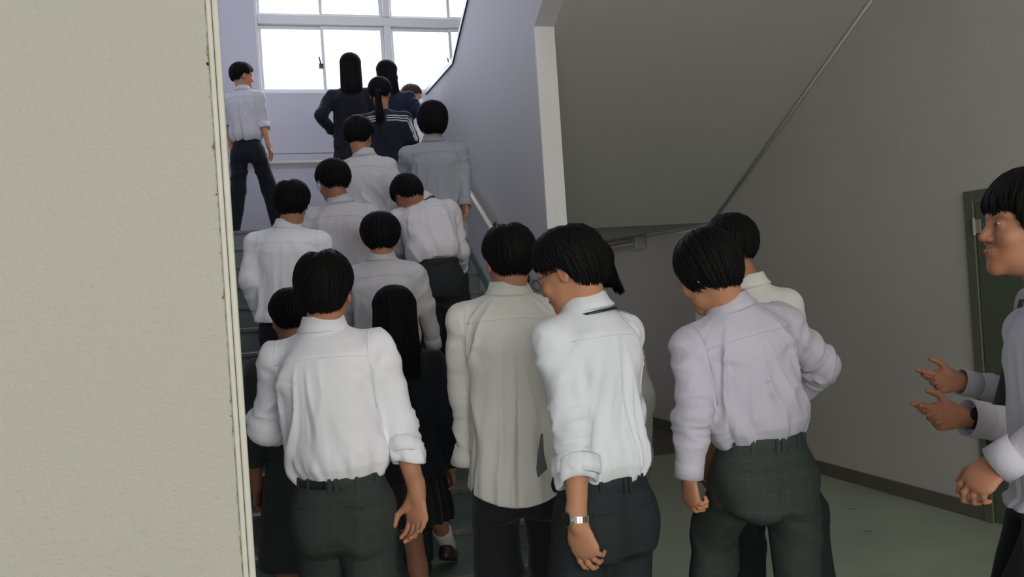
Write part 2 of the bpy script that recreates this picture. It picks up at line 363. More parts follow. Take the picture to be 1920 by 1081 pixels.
class Field:
    def __init__(s): s.p = []
    def add(s, fn, lo, hi, k=.01, op='u'): s.p.append((fn, np.asarray(lo, float), np.asarray(hi, float), k, op))
    def cone(s, a, b, ra, rb, k=.01, cut=None, op='u'):
        a = np.asarray(a, float); b = np.asarray(b, float); ab = b - a; L2 = max(ab @ ab, 1e-9); R = max(ra, rb)
        def fn(P):
            pa = P - a; t = np.clip((pa @ ab) / L2, 0, 1)
            d = np.linalg.norm(pa - t[..., None] * ab, axis=-1) - (ra + (rb - ra) * t)
            if cut is not None: d = np.maximum(d, (P - cut[0]) @ cut[1])
            return d
        s.add(fn, np.minimum(a, b) - R, np.maximum(a, b) + R, k, op)
    def ell(s, c, r, B=None, k=.01, op='u'):
        c = np.asarray(c, float); r = np.asarray(r, float); B = np.eye(3) if B is None else B; R = r.max()
        def fn(P):
            q = (P - c) @ B.T
            return (np.linalg.norm(q / r, axis=-1) - 1) * r.min()
        ext = np.sqrt(((B * r[:, None]) ** 2).sum(0))
        s.add(fn, c - ext, c + ext, k, op)
    def loft(s, O, B, kn, k=.02, n=2.4):
        """kn rows: z, half width, half depth, centre forward offset ; B rows = right, forward, up"""
        kn = np.asarray(kn, float); O = np.asarray(O, float)
        def fn(P):
            q = (P - O) @ B.T; z = q[..., 2]
            w_ = np.interp(z, kn[:, 0], kn[:, 1]); d_ = np.interp(z, kn[:, 0], kn[:, 2]); c_ = np.interp(z, kn[:, 0], kn[:, 3])
            r = (np.abs(q[..., 0] / w_) ** n + np.abs((q[..., 1] - c_) / d_) ** n) ** (1 / n)
            d = (r - 1) * np.minimum(w_, d_)
            return np.maximum(d, np.maximum(kn[0, 0] - z, z - kn[-1, 0]))
        W_ = kn[:, 1].max(); D_ = (kn[:, 2] + np.abs(kn[:, 3])).max()
        cs = np.array([O + B.T @ A(x, y, z) for x in (-W_, W_) for y in (-D_, D_) for z in (kn[0, 0], kn[-1, 0])])
        s.add(fn, cs.min(0), cs.max(0), k)
    def mesh(s, h, fine=()):
        """surface nets on a rectilinear grid; fine = list of (lo, hi, h) boxes with their own spacing"""
        lo = np.min([p[1] for p in s.p if p[4] == 'u'], 0) - 3 * h; hi = np.max([p[2] for p in s.p if p[4] == 'u'], 0) + 3 * h
        ax = []
        for a in range(3):
            x = lo[a]; xs = [x]
            iv = [(f[0][a], f[1][a], f[2]) for f in fine]
            while x < hi[a]:
                hh = h
                for (q0, q1, hf) in iv:
                    if q0 - h * .6 <= x <= q1: hh = min(hh, hf)
                x += hh; xs.append(x)
            ax.append(np.array(xs))
        n = [len(a) for a in ax]
        D = np.full(n, .05, np.float32)
        for fn, l, u, k, op in s.p:
            m = k + 2.2 * h
            i0 = [max(0, np.searchsorted(ax[a], l[a] - m) - 1) for a in range(3)]; i1 = [min(n[a], np.searchsorted(ax[a], u[a] + m) + 1) for a in range(3)]
            if any(i1[a] <= i0[a] for a in range(3)): continue
            sl = tuple(slice(i0[a], i1[a]) for a in range(3))
            G = np.stack(np.meshgrid(*[ax[a][sl[a]] for a in range(3)], indexing='ij'), -1)
            d = fn(G); c = D[sl]
            if op == 'u':
                kk = max(k, 1e-5); hh_ = np.clip(.5 + .5 * (c - d) / kk, 0, 1)
                D[sl] = c * (1 - hh_) + d * hh_ - kk * hh_ * (1 - hh_)
            else:
                kk = max(k, 1e-5); hh_ = np.clip(.5 - .5 * (c + d) / kk, 0, 1)
                D[sl] = c * (1 - hh_) - d * hh_ + kk * hh_ * (1 - hh_)
        ins = D < 0
        # active cells
        cs = [ins[i:n[0] - 1 + i, j:n[1] - 1 + j, k:n[2] - 1 + k] for i in (0, 1) for j in (0, 1) for k in (0, 1)]
        cnt = np.zeros(cs[0].shape, np.int8)
        for c in cs: cnt += c
        act = (cnt > 0) & (cnt < 8)
        I = np.argwhere(act); idx = np.full(act.shape, -1, np.int64); idx[act] = np.arange(len(I))
        acc = np.zeros((len(I), 3)); num = np.zeros(len(I))
        for a in range(3):
            for o1 in (0, 1):
                for o2 in (0, 1):
                    off0 = [0, 0, 0]; oth = [x for x in range(3) if x != a]; off0[oth[0]] = o1; off0[oth[1]] = o2
                    off1 = list(off0); off1[a] = 1
                    p0 = I + off0; p1 = I + off1
                    d0 = D[p0[:, 0], p0[:, 1], p0[:, 2]]; d1 = D[p1[:, 0], p1[:, 1], p1[:, 2]]
                    cr = (d0 < 0) != (d1 < 0)
                    t = np.where(cr, d0 / np.where(cr, d0 - d1, 1), 0)
                    pt = p0.astype(float); pt[:, a] += t
                    acc[cr] += pt[cr]; num[cr] += 1
        g = acc / num[:, None]
        V = np.stack([np.interp(g[:, a], np.arange(n[a]), ax[a]) for a in range(3)], -1)
        F_ = []
        for a in range(3):
            b_, c_ = (a + 1) % 3, (a + 2) % 3
            s0 = [slice(None)] * 3; s1 = [slice(None)] * 3
            s0[a] = slice(0, n[a] - 1); s1[a] = slice(1, n[a])
            A0 = ins[tuple(s0)]; A1 = ins[tuple(s1)]
            E = np.argwhere(A0 != A1)
            E = E[(E[:, b_] > 0) & (E[:, c_] > 0) & (E[:, b_] < n[b_] - 1) & (E[:, c_] < n[c_] - 1)]
            if not len(E): continue
            sg = A0[E[:, 0], E[:, 1], E[:, 2]]
            def id_(db, dc):
                q = E.copy(); q[:, b_] -= db; q[:, c_] -= dc; return idx[q[:, 0], q[:, 1], q[:, 2]]
            Q = np.stack([id_(1, 1), id_(0, 1), id_(0, 0), id_(1, 0)], -1)
            Q[~sg] = Q[~sg][:, ::-1]; F_.append(Q)
        return V, np.concatenate(F_)
def vnormals(V, Q):
    n = np.cross(V[Q[:, 2]] - V[Q[:, 0]], V[Q[:, 3]] - V[Q[:, 1]]); N = np.zeros_like(V)
    for k in range(4):
        for a in range(3): N[:, a] += np.bincount(Q[:, k], n[:, a], len(V))
    return N / (np.linalg.norm(N, axis=1, keepdims=True) + 1e-12)
def relax(V, Q, it=2, f=.5):
    nb = np.zeros(len(V))
    for k in range(4): nb += 2 * np.bincount(Q[:, k], minlength=len(V))
    for _ in range(it):
        acc = np.zeros_like(V)
        for k in range(4):
            for o in (1, 3):
                src = V[Q[:, (k + o) % 4]]
                for a in range(3): acc[:, a] += np.bincount(Q[:, k], src[:, a], len(V))
        V = V + f * (acc / nb[:, None] - V)
    return V

# ------------------------------------------------------------------ pieces of a person
def lock_mesh(paths):
    """paths: list of (P(n,3), side(n,3), nor(n,3), w(n), th(n)) -> one mesh of tapered locks"""
    V = []; Q = []; n0 = 0; ang = np.linspace(0, 2 * math.pi, 7)[:-1]
    for P, sd, nr, w_, th in paths:
        n = len(P); ring = P[:, None, :] + np.cos(ang)[None, :, None] * sd[:, None, :] * w_[:, None, None] + np.sin(ang)[None, :, None] * nr[:, None, :] * th[:, None, None]
        V.append(ring.reshape(-1, 3)); i = np.arange(n - 1)[:, None] * 6; k = np.arange(6)[None, :]; k2 = (k + 1) % 6
        Q.append(np.stack([n0 + i + k, n0 + i + k2, n0 + i + 6 + k2, n0 + i + 6 + k], -1).reshape(-1, 4)); n0 += n * 6
    return np.concatenate(V), np.concatenate(Q)

def make_hair(C, B, st, parent, m, seed=0, detail=1.0):
    """C head centre, B rows = right, forward, up of the head; st = style dict"""
    r = np.random.RandomState(seed + 11)
    a_, b_, c_ = st.get('rad', (.090, .106, .098)); cen = np.array(st.get('cen', (0, -.012, .028)))
    front = math.radians(st.get('front', 82)); side = math.radians(st.get('side', 98)); back = math.radians(st.get('back', 128)); L = st.get('long', 0.0)
    part = st.get('part', .0); off = math.radians(st.get('turn', 0))
    def tend(phi):   # phi 0 = front, pi = back
        c = np.cos(phi)
        f = np.clip((c - .45) / .35, 0, 1); bk = np.clip((-c + .05) / .6, 0, 1); bk = bk * bk * (3 - 2 * bk); f = f * f * (3 - 2 * f)
        return side + (front - side) * f + (back - side) * bk
    def pos(th, phi, dr):
        k_ = np.where(th > math.pi / 2, 1 - st.get('tuck', .06) * (th - math.pi / 2) ** 2, 1)
        ky = np.where(th > math.pi / 2, 1 + .26 * (th - math.pi / 2) ** 2, 1)
        x = (a_ + dr) * np.sin(th) * np.sin(phi) * k_; y = (b_ + dr) * np.sin(th) * np.cos(phi) * ky; z = (c_ + dr) * np.cos(th)
        z = np.where(z < 0, z * st.get('zd', 1.0), z)
        z = z - part * np.exp(-((x + .01) / .02) ** 2) * np.clip(z / c_, 0, 1) ** 2
        return np.stack([x, y, z], -1) + cen
    to = lambda q: C + q @ B
    # cap
    nt_, np_ = 16, 48; ph = np.linspace(-math.pi, math.pi, np_ + 1)[:-1]; V = [pos(np.array([0.001]), np.array([0.]), -.006)[0]]
    for i in range(1, nt_ + 1):
        te_ = np.where((np.cos(ph) < .25) & (L > 0), np.minimum(tend(ph), math.radians(90)), tend(ph))
        V += list(pos(te_ * i / nt_ * .97, ph, np.full(np_, -.006 if i < nt_ else -.03)))
    Fc = [[0, 1 + (k + 1) % np_, 1 + k] for k in range(np_)]
    for i in range(nt_ - 1):
        for k in range(np_):
            k2 = (k + 1) % np_; Fc.append([1 + i * np_ + k, 1 + i * np_ + k2, 1 + (i + 1) * np_ + k2, 1 + (i + 1) * np_ + k])
    capV = to(np.array(V))
    paths = []; NL = int(st.get('n', 260) * detail * 2.6)
    for j in range(NL):
        phi = r.uniform(-math.pi, math.pi); t0 = r.uniform(0.02, .95) ** 1.3 * 1.15; te = float(tend(np.array(phi))) + r.uniform(-.12, .05)
        if L and math.cos(phi) < .25: te = math.radians(92)
        if st.get('uneven'): te += r.uniform(-.1, .12)
        if te < t0 + .4: t0 = te - .5 * r.uniform(.8, 1.1)
        t0 = max(t0, .02)
        n = 8; s = np.linspace(0, 1, n); th = t0 + (te - t0) * s
        isback = math.cos(phi) < .25
        dphi = (r.uniform(-.12, .12) + off * (1 - s)) * 1.0
        lift = r.uniform(-.003, .0035); dr = lift + .004 * np.sin(math.pi * s) + st.get('puff', .004) * s * (1 - s) * 3
        dr[-1] += r.uniform(-.006, .003)
        if L and isback:
            nb = 6; phi = phi * 1.0; ext = L * r.uniform(.86, 1.0) * (1 if math.cos(phi) < -.1 else .9)
            thv = np.minimum(th, math.pi / 2 + .02); q = pos(thv, phi + dphi, dr)
            last = q[-1]; e = np.linspace(0, 1, nb + 1)[1:, None]
            zz = last[2]; w0 = np.array([last[0], last[1]])
            xy = w0[None] * (1 - st.get('gather', .25) * e ** 1.6) + np.array([0, st.get('lean_back', -.01)])[None] * e
            ex = np.concatenate([xy, (zz - ext * e)], 1); q = np.concatenate([q, ex]); n = len(q); s = np.linspace(0, 1, n)
        else: q = pos(th, phi + dphi, dr)
        P = to(q); tg = np.gradient(P, axis=0); tg /= np.linalg.norm(tg, axis=1, keepdims=True) + 1e-9
        cw = to(cen[None] + np.array([[0, 0, -.02]])); nr = P - cw; nr -= (nr * tg).sum(1, keepdims=True) * tg; nr /= np.linalg.norm(nr, axis=1, keepdims=True) + 1e-9
        sd = np.cross(tg, nr); wd = r.uniform(.0040, .0085) * np.clip(1.25 - s ** 3 * 1.15, .08, 1) * np.clip(.45 + 2.5 * s, 0, 1)
        tk = r.uniform(.0011, .0019) * np.clip(1.2 - s ** 2 * .9, .2, 1)
        paths.append((P, sd, nr, wd, tk))
    sheetV = []; sheetF = []
    if L:
        ns, nz = 26, 9; pa = np.linspace(math.radians(82), math.radians(278), ns)
        q0 = pos(np.full(ns, math.pi / 2 - .06), pa, np.full(ns, .001))
        for i in range(nz + 1):
            e = i / nz; q = q0.copy(); q[:, 0] *= 1 - st.get('gather', .25) * e ** 1.6; q[:, 1] = q[:, 1] * (1 - st.get('gather', .25) * e * .3) + st.get('lean_back', -.01) * e
            q[:, 2] -= L * .93 * e * (1 + .05 * np.sin(pa * 9)); sheetV += list(to(q))
        sheetF = [[i * ns + k, i * ns + k + 1, (i + 1) * ns + k + 1, (i + 1) * ns + k] for i in range(nz) for k in range(ns - 1)]
    if st.get('pony'):
        base = np.array([0, -.105, st['pony'][0]]); Lp = st['pony'][1]
        for j in range(46):
            d0 = r.normal(0, .008, 3); d1 = r.normal(0, .016, 3); s = np.linspace(0, 1, 9)[:, None]
            q = base + d0 * (1 - s) + d1 * s + np.array([0, -.035, 0]) * np.sin(s * 2.2) + np.array([0, 0, -Lp]) * s * r.uniform(.85, 1.05) + np.array([0, -.01, 0]) * s
            P = to(q); tg = np.gradient(P, axis=0); tg /= np.linalg.norm(tg, axis=1, keepdims=True)
            nr = np.tile(-B[1], (9, 1)); sd = np.cross(tg, nr); s1 = s[:, 0]
            paths.append((P, sd, nr, .009 * np.clip(1.2 - s1 ** 3, .1, 1), np.full(9, .006) * np.clip(1.2 - s1 ** 3, .1, 1)))
    V, Q = lock_mesh(paths)
    n0 = len(capV); parts_ = [capV, V]; faces = Fc + (Q + n0).tolist()
    if sheetV: n1 = n0 + len(V); parts_.append(np.array(sheetV)); faces += [[a + n1 for a in q] for q in sheetF]
    allV = np.concatenate(parts_)
    o = link_mesh('hair', mesh_np('hair', allV, faces), m, parent, smooth=True)
    if st.get('pony'):
        q = base + np.array([0, -.006, 0]); MB().tube([to(q + np.array([0, .0, .010])), to(q + np.array([0, -.006, -.010]))], .020, 12).build('hair_tie', M['navy'], o, smooth=True)
    return o

def head_prims(F, C, B, k=1.0):
    T = lambda x, y, z: C + A(x, y, z) @ B
    F.ell(T(0, -.012, .028), (.076 * k, .092 * k, .088 * k), B, .01)
    F.ell(T(0, .030, -.030), (.060, .058, .080), B, .03)
    F.ell(T(0, .046, -.078), (.042, .044, .032), B, .025)
    F.ell(T(0, .080, -.100), (.018, .014, .016), B, .02)
    F.ell(T(0, .074, .018), (.050, .018, .014), B, .02)
    for sx in (-1, 1):
        F.ell(T(sx * .031, .096, .000), (.017, .014, .011), B, .012, 's')
        F.ell(T(sx * .031, .079, -.001), (.013, .012, .0115), B, .004)
        F.ell(T(sx * .036, .070, -.032), (.022, .018, .020), B, .02)
        F.ell(T(sx * .077, -.010, -.016), (.007, .017, .030), B, .006)
        F.ell(T(sx * .084, -.006, -.012), (.005, .010, .018), B, .004, 's')
    F.cone(T(0, .086, .006), T(0, .105, -.030), .0075, .0105, .012)
    for sx in (-1, 1): F.ell(T(sx * .011, .095, -.034), (.008, .009, .007), B, .006)
    F.ell(T(0, .092, -.059), (.022, .009, .006), B, .006); F.ell(T(0, .089, -.070), (.019, .009, .006), B, .006)
    F.ell(T(0, .100, -.0645), (.020, .006, .0016), B, .003, 's')

def hand_prims(F, Wr, D, Nn, side, curl=.5, spread=.06, thumb=.5, fing=None, sc=1.0):
    """Wr wrist, D hand direction, Nn palm normal, side: +1 thumb on cross(D,N) side"""
    D = nrm(D); Nn = nrm(Nn - (Nn @ D) * D); Sd = np.cross(D, Nn) * side; g = sc
    T = lambda d, s, n: Wr + g * (d * D + s * Sd + n * Nn)
    R = np.stack([Sd, Nn, D])
    F.cone(T(-.03, 0, 0), T(.015, 0, 0), .024 * g, .023 * g, .015)
    F.ell(T(.050, .002, 0), A(.040, .0155, .050) * g, R, .012)
    F.ell(T(.078, 0, 0), A(.040, .013, .022) * g, R, .01)
    F.cone(T(.012, .016, .006), T(.050, .036, .010), .015 * g, .013 * g, .012)
    tips = []
    for i, (s0, ln, r0) in enumerate(((.029, .072, .0088), (.0095, .080, .0090), (-.0105, .074, .0085), (-.029, .058, .0075))):
        c = (fing[i] if fing else curl) * (1 + .12 * i); an = c * .55; p = T(.086 - .006 * abs(i - 1), s0, 0); lat = spread * (1.5 - i)
        for seg, (fr, ca) in enumerate(((.44, 1.0), (.31, 1.25), (.25, .8))):
            d = (math.cos(an) * D + math.sin(an) * Nn) + lat * Sd * (1 if seg == 0 else .4); d = nrm(d)
            q = p + d * ln * fr * g; ra = r0 * (1 - .07 * seg) * g; F.cone(p, q, ra, ra * .93, .004); p = q; an += c * ca
        tips.append(p)
    d1 = nrm(D * .75 + Sd * (.75 - .3 * thumb) + Nn * (.25 + .5 * thumb)); p = T(.045, .036, .008); q = p + d1 * .040 * g
    F.cone(p, q, .0115 * g, .010 * g, .006); d2 = nrm(D * .95 + Sd * (.25 - .5 * thumb) + Nn * (.2 + .45 * thumb)); F.cone(q, q + d2 * .032 * g, .010 * g, .0085 * g, .004)
    return tips

def ring_tube(name, cen, ax, prof, m, parent, ph0=0, ph1=2 * math.pi, seg=40, ref=None, mod=None, ry=1.0, smooth=True, label=None):
    """revolve closed profile [(radius, height)] about axis with a modulation function"""
    ax = nrm(ax); ref = A(0, 1, 0) if ref is None else ref; f = nrm(ref - (ref @ ax) * ax); rt = np.cross(f, ax)
    full = abs(ph1 - ph0 - 2 * math.pi) < 1e-6; n = seg if full else seg + 1
    V = []; k = len(prof)
    for i in range(n):
        ph = ph0 + (ph1 - ph0) * i / seg
        for j, (r, h) in enumerate(prof):
            dr, dh = mod(ph, j) if mod else (0, 0)
            V.append(cen + rt * (r + dr) * math.sin(ph) + f * (r + dr) * ry * math.cos(ph) + ax * (h + dh))
    Fc = []
    for i in range(seg):
        i2 = (i + 1) % n
        for j in range(k):
            j2 = (j + 1) % k; Fc.append([i * k + j, i2 * k + j, i2 * k + j2, i * k + j2])
    if not full: Fc.append(list(range(k))[::-1]); Fc.append([(n - 1) * k + j for j in range(k)])
    me = mesh_np(name, V, Fc)
    return link_mesh(name, me, m, parent, smooth=smooth, label=label)

def pix_vec(d): return cR * d[0] + cU * d[1] + cF * d[2]
def ik(a, c, l1, l2, fwd):
    v = c - a; d = np.linalg.norm(v); s = 1.0
    if d > (l1 + l2) * .995: s = d / ((l1 + l2) * .995); l1 *= s; l2 *= s
    u = v / d; x = (l1 * l1 - l2 * l2 + d * d) / (2 * d); h = math.sqrt(max(l1 * l1 - x * x, 0)); fwd = nrm(fwd - (fwd @ u) * u)
    return a + u * x + fwd * h

def person(label, top, zc, yaw=0, neck=None, belt=None, head=(0, 0, 0), sw=.175, hair=None, hair_m='hair', skin='skin',
           shirt='shirt_white', style='shirt', trousers='black_trouser', arms=None, legs=None, drop=0.0, h=1.74, near=2, fold=1.0, seed=0,
           collar=True, tie=False, wd=1.0, eyes=True, skirt=None, feet='shoe_dark', belt_on=True, group=None, tuck_w=1.0, body_f=None, hip=None):
    """near: 2 close to the camera, 1 middle, 0 far (grid spacing)"""
    s = h / 1.74
    Tp = W(*top, zc); yw = math.radians(yaw)
    Ff = nrm(math.cos(yw) * cF - math.sin(yw) * cR)                       # facing, horizontal
    hy = yw + math.radians(head[0]); hp = math.radians(head[1]); hrl = math.radians(head[2])
    HF = math.cos(hy) * cF - math.sin(hy) * cR; HR = np.cross(HF, cU)
    HF2 = math.cos(hp) * HF - math.sin(hp) * cU; HU = np.cross(HR, HF2)
    HR2 = math.cos(hrl) * HR + math.sin(hrl) * HU; HU2 = np.cross(HR2, HF2); HB = np.stack([HR2, HF2, HU2])
    C = Tp - .126 * cU + .02 * HF * math.sin(hp) * 0
    if neck is None: N = C - .165 * cU - .045 * Ff - .05 * HF * max(0, math.sin(hp))
    else: N = W(neck[0], neck[1], neck[2] if len(neck) > 2 else zc)
    if belt is None: Pv = N - .475 * s * cU
    else: Pv = W(belt[0], belt[1], belt[2] if len(belt) > 2 else zc)
    if hip is not None: pass
    U = nrm(N - Pv); L = np.linalg.norm(N - Pv); R = nrm(np.cross(Ff, U)); F3 = np.cross(U, R); TB = np.stack([R, F3, U])
    R0 = nrm(np.cross(Ff, cU)); PB = np.stack([R0, Ff, cU])
    gz = ground(Pv[0], Pv[1])
    root = empty('person', (Pv[0], Pv[1], gz), label, 'person', group)
    hv = (.011, .009, .0068)[near]; rs = np.random.RandomState(seed + 5)
    T = lambda x, y, z: Pv + A(x, y, z) @ TB
    # ---- arms
    AR = []
    for i, sd in enumerate((-1, 1)):
        Sh = T(sd * sw, .0, L - .086 * s)
        a = (arms or {}).get('LR'[i], {})
        if 'e' in a: E_ = W(*a['e'])
        else: E_ = Sh + s * .275 * nrm(sd * .16 * R + -.98 * cU - .10 * Ff)
        if 'w' in a: Wr = W(*a['w'])
        else: Wr = E_ + s * .245 * nrm(sd * .02 * R - .96 * cU + .22 * Ff)
        AR.append(dict(S=Sh, E=E_, W=Wr, a=a, sd=sd))
    # ---- legs
    hipz = Pv - .075 * s * cU; LG = []
    l1, l2 = .42 * s, .42 * s
    for i, sd in enumerate((-1, 1)):
        Hj = hipz + sd * .080 * R0
        lg = (legs or {}).get('LR'[i], {})
        fo = lg.get('f', (.03 if i == 0 else -.12)); foot = Pv[:2] + (sd * .10 * R0)[:2] + fo * Ff[:2] + lg.get('x', 0) * R0[:2]
        if 'p' in lg: foot = np.array(lg['p'])
        if 'p' not in lg and foot[0] < XM and Y1 <= foot[1] < YE:
            foot[1] = Y1 + int((foot[1] - Y1) / RUN) * RUN + .075      # whole shoe on one tread
        gx = lg['g'] if 'g' in lg else ground(foot[0], foot[1])
        An = A(foot[0], foot[1], gx + lg.get('up', 0) + .085)
        K = W(*lg['k']) if 'k' in lg else ik(Hj, An, l1, l2, Ff)
        LG.append((Hj, K, An, lg))
    # ---- body
    F = Field(); fine = []
    hb = (.010, .0085, .007)[near]; hh = (.0065, .0050, .0036)[near]
    head_prims(F, C, HB)
    nb = C + A(0, -.022, -.060) @ HB
    F.cone(nb, N - .02 * U, .054 * s, .058 * s, .02)
    F.loft(Pv, TB, [(-.05, .105 * s, .070, 0), (.10, .112 * s, .074, 0), (L * .45, .125 * s, .085, 0), (L - .13, .130 * s, .080, 0), (L - .08, .08, .06, 0), (L - .04, .045, .05, 0)], .02)
    for q in AR:
        F.cone(T(q['sd'] * .05, 0, L - .058 * s), q['S'], .038 * s, .038 * s, .02)
        F.cone(q['S'], q['E'], .043 * s, .037 * s, .02)
        md = q['E'] * .72 + q['W'] * .28
        F.cone(q['E'], md, .037 * s, .038 * s, .01); F.cone(md, q['W'], .038 * s, .0245 * s, .01)
        a = q['a']; dd = nrm(q['W'] - q['E'])
        hd = pix_vec(a['hd']) if 'hd' in a else nrm(dd + .15 * Ff)
        pn = pix_vec(a['pn']) if 'pn' in a else -q['sd'] * R + .3 * -Ff
        # thumb side: arm hanging, palm in, thumb forward
        hd = nrm(hd); pn_ = nrm(pn - (pn @ hd) * hd); side = 1.0 if np.cross(hd, pn_) @ (pix_vec(a['th']) if 'th' in a else Ff) > 0 else -1.0
        q['hd'] = hd; q['pn'] = pn_; q['side'] = side
        if a.get('hand', True):
            hand_prims(F, q['W'], hd, pn_, side, a.get('curl', .45), a.get('spread', .05), a.get('thumb', .4), a.get('fing'), a.get('sc', 1.0) * s)
            ctr = q['W'] + hd * .09; fine.append((ctr - .10, ctr + .10, hh if a.get('fine', near > 0) else hb * .8))
    for Hj, K, An, lg in LG:
        F.cone(Hj, K, .066 * s, .048 * s, .03); md = K * .65 + An * .35; F.cone(K, md, .048 * s, .050 * s, .02); F.cone(md, An, .050 * s, .034 * s, .01)
        fd = nrm(Ff + lg.get('toe', 0) * -cU * 1.0); F.ell(An + fd * .06 - cU * .045, (.036, .10, .030), np.stack([R0, fd, nrm(np.cross(R0, fd))]), .03)
    fine.append((C - .125, C + .125, hh))
    V, Q = F.mesh(hb, fine); V = relax(V, Q, 1, .4)
    body = link_mesh('body', mesh_np('body', V, Q), M[skin], root, smooth=True)
    # ---- face details
    Th = lambda x, y, z: C + A(x, y, z) @ HB
    if eyes:
        for sx in (-1, 1):
            mb = MB(); P0 = Th(sx * .031, .0835, -.0005); mb_v = []
            e = Field(); e.ell(P0, (.0115, .0075, .0046), HB, .001); v_, q_ = e.mesh(.0022)
            eo = link_mesh('eye', mesh_np('eye', v_, q_), M['eye_white'], body, smooth=True)
            e = Field(); e.ell(Th(sx * .031, .0902, -.0005), (.0052, .0025, .0052), HB, .001); v_, q_ = e.mesh(.0016)
            link_mesh('iris', mesh_np('iris', v_, q_), M['eye_dark'], eo, smooth=True)
            mb = MB(); mb.tube([Th(sx * .012, .0905, .018), Th(sx * .028, .090, .0225), Th(sx * .045, .080, .019)], [.003, .0036, .0015], 6).build('eyebrow', M[hair_m], body, smooth=True)
        e = Field(); e.ell(Th(0, .0955, -.0615), (.019, .007, .0042), HB, .001); e.ell(Th(0, .0925, -.0695), (.016, .007, .0045), HB, .003); v_, q_ = e.mesh(.0026)
        link_mesh('lips', mesh_np('lips', v_, q_), M['lips'], body, smooth=True)
    # ---- shirt / jacket
    jk = style in ('blazer', 'track', 'dress'); ad = .010 if jk else 0
    F = Field(); wk = wd * s
    if drop > 0:
        kn = [(-drop, .186 * wk + ad, .162 * s, 0), (-drop * .5, .182 * wk + ad, .158 * s, 0), (0, .174 * wk + ad, .136 * s, 0), (L * .25, .166 * wk + ad, .126 * s, 0)]
        if style == 'dress': kn = [(0, .135 * wk, .11, 0), (L * .25, .14 * wk, .115, 0)]
    else:
        kn = [(-.012, .145 * wk * tuck_w, .108 * s, 0), (.006, .156 * wk * tuck_w, .120 * s, 0), (.035, .170 * wk * tuck_w, .135 * s, 0), (.075, .173 * wk * tuck_w, .136 * s, -.003), (L * .30, .163 * wk, .126 * s, -.005)]
    kn += [(L * .50, .166 * wk + ad * .5, .124 * s, -.006), (L - .14 * s, .172 * wk + ad * .5, .120 * s, -.010), (L - .085 * s, .160 * wk, .108 * s, -.008), (L - .04 * s, .112 * wk, .088 * s, -.004), (L - .012 * s, .068 * s, .072 * s, 0), (L + .002, .054 * s, .058 * s, 0)]
    F.loft(Pv, TB, kn, .01)
    for q in AR:
        sd = q['sd']
        F.cone(T(sd * .050, -.004, L - .050 * s), q['S'] - R * sd * .012, .050 * s, .051 * s, .03)
        rr = 1.0 + (.12 if jk else 0)
        F.cone(q['S'], q['E'], .056 * s * rr, .053 * s * rr, .03)
        sl = q['a'].get('sleeve', 1.0); d = q['W'] - q['E']; end = q['E'] + d * sl; dn = nrm(d)
        q['end'] = end; q['dn'] = dn; re = q['a'].get('re', .040 if sl > .9 else .050) * s * rr; q['re'] = re
        if style == 'short': continue
        F.cone(q['E'], end, .053 * s * rr, re, .02, cut=(end, dn))
    V, Q = F.mesh(hv); V = relax(V, Q, 2, .5); Nn = vnormals(V, Q)
    lc = (V - Pv) @ TB.T; an = np.arctan2(lc[:, 0], -lc[:, 1])   # 0 = centre of the back
    tz = lc[:, 2] / L
    # arm weights
    dm = np.full(len(V), 1e9); al = np.zeros(len(V)); wa = np.zeros(len(V)); el = np.full(len(V), 9.)
    for q in AR:
        for (a, b, o) in ((q['S'], q['E'], 0.), (q['E'], q['end'], 1.)):
            ab = b - a; t = np.clip(((V - a) @ ab) / (ab @ ab), 0, 1); dd = np.linalg.norm(V - a - t[:, None] * ab, axis=1)
            u = dd < dm; dm[u] = dd[u]; al[u] = (o + t)[u]
        el = np.minimum(el, np.linalg.norm(V - q['E'], axis=1))
    inT = np.abs(lc[:, 0]) - sw * .80
    wa = np.clip(inT / .05, 0, 1) * (dm < .10)
    wt = 1 - wa
    a1 = .014 * fold
    z_ = lc[:, 2]; x_ = lc[:, 0]
    low = np.clip((.80 - tz) / .4, 0, 1)
    n1 = ridge(vnoise(an * 2.1 + z_ * 1.5 * np.sign(x_) + 3 * vnoise(z_ * 3, an, 0 * z_, seed + 3), z_ * 2.0, 0 * z_, seed)) 
    n2 = ridge(vnoise(an * 3.5 + 6 * z_ * np.sign(x_), z_ * 4.5, an * 0, seed + 1))
    n3 = vnoise(an * 5.5 + 4 * z_, z_ * 5, an * 0, seed + 2)
    disp = wt * (a1 * low * n1 + a1 * .8 * np.clip(1.4 - np.abs(tz - .55) * 3, 0, 1) * np.clip(np.abs(x_) / .12, 0, 1) * n2 - a1 * .8 * low)
    if drop == 0: disp += wt * .0065 * fold * np.clip(1 - np.abs(z_ - .05) / .08, 0, 1) * (n3 - .5) * 2
    else: disp += wt * .006 * fold * np.clip(.3 - tz, 0, .3) / .3 * (vnoise(an * 5, z_ * 3, 0 * an, seed + 9) - .5) * 2
    # armpit folds
    for q in AR:
        ap = T(q['sd'] * .15, -.06, L * .70); dv = V - ap; rad = np.linalg.norm(dv, axis=1); aa = np.arctan2((dv @ U), (dv @ R) * q['sd'])
        disp += .007 * fold * np.exp(-(rad / .11) ** 2) * np.clip(rad / .07 - .25, 0, 1) * (np.sin(aa * 5 + seed) * .5 + .5 * ridge(vnoise(aa * 2, rad * 9, 0 * aa, seed + 6)))
    # sleeves
    rn = ridge(vnoise(al * 2.4 + (V @ R) * 9, (V @ F3) * 12, V[:, 2] * 2.5, seed + 4)); rn2 = ridge(vnoise(al * 9 + V[:, 2] * 5, (V @ F3) * 12, (V @ R) * 9, seed + 5))
    disp += wa * fold * (.009 * rn + .008 * rn2 * np.exp(-(el / .08) ** 2) + .001 * rn2 - .004)
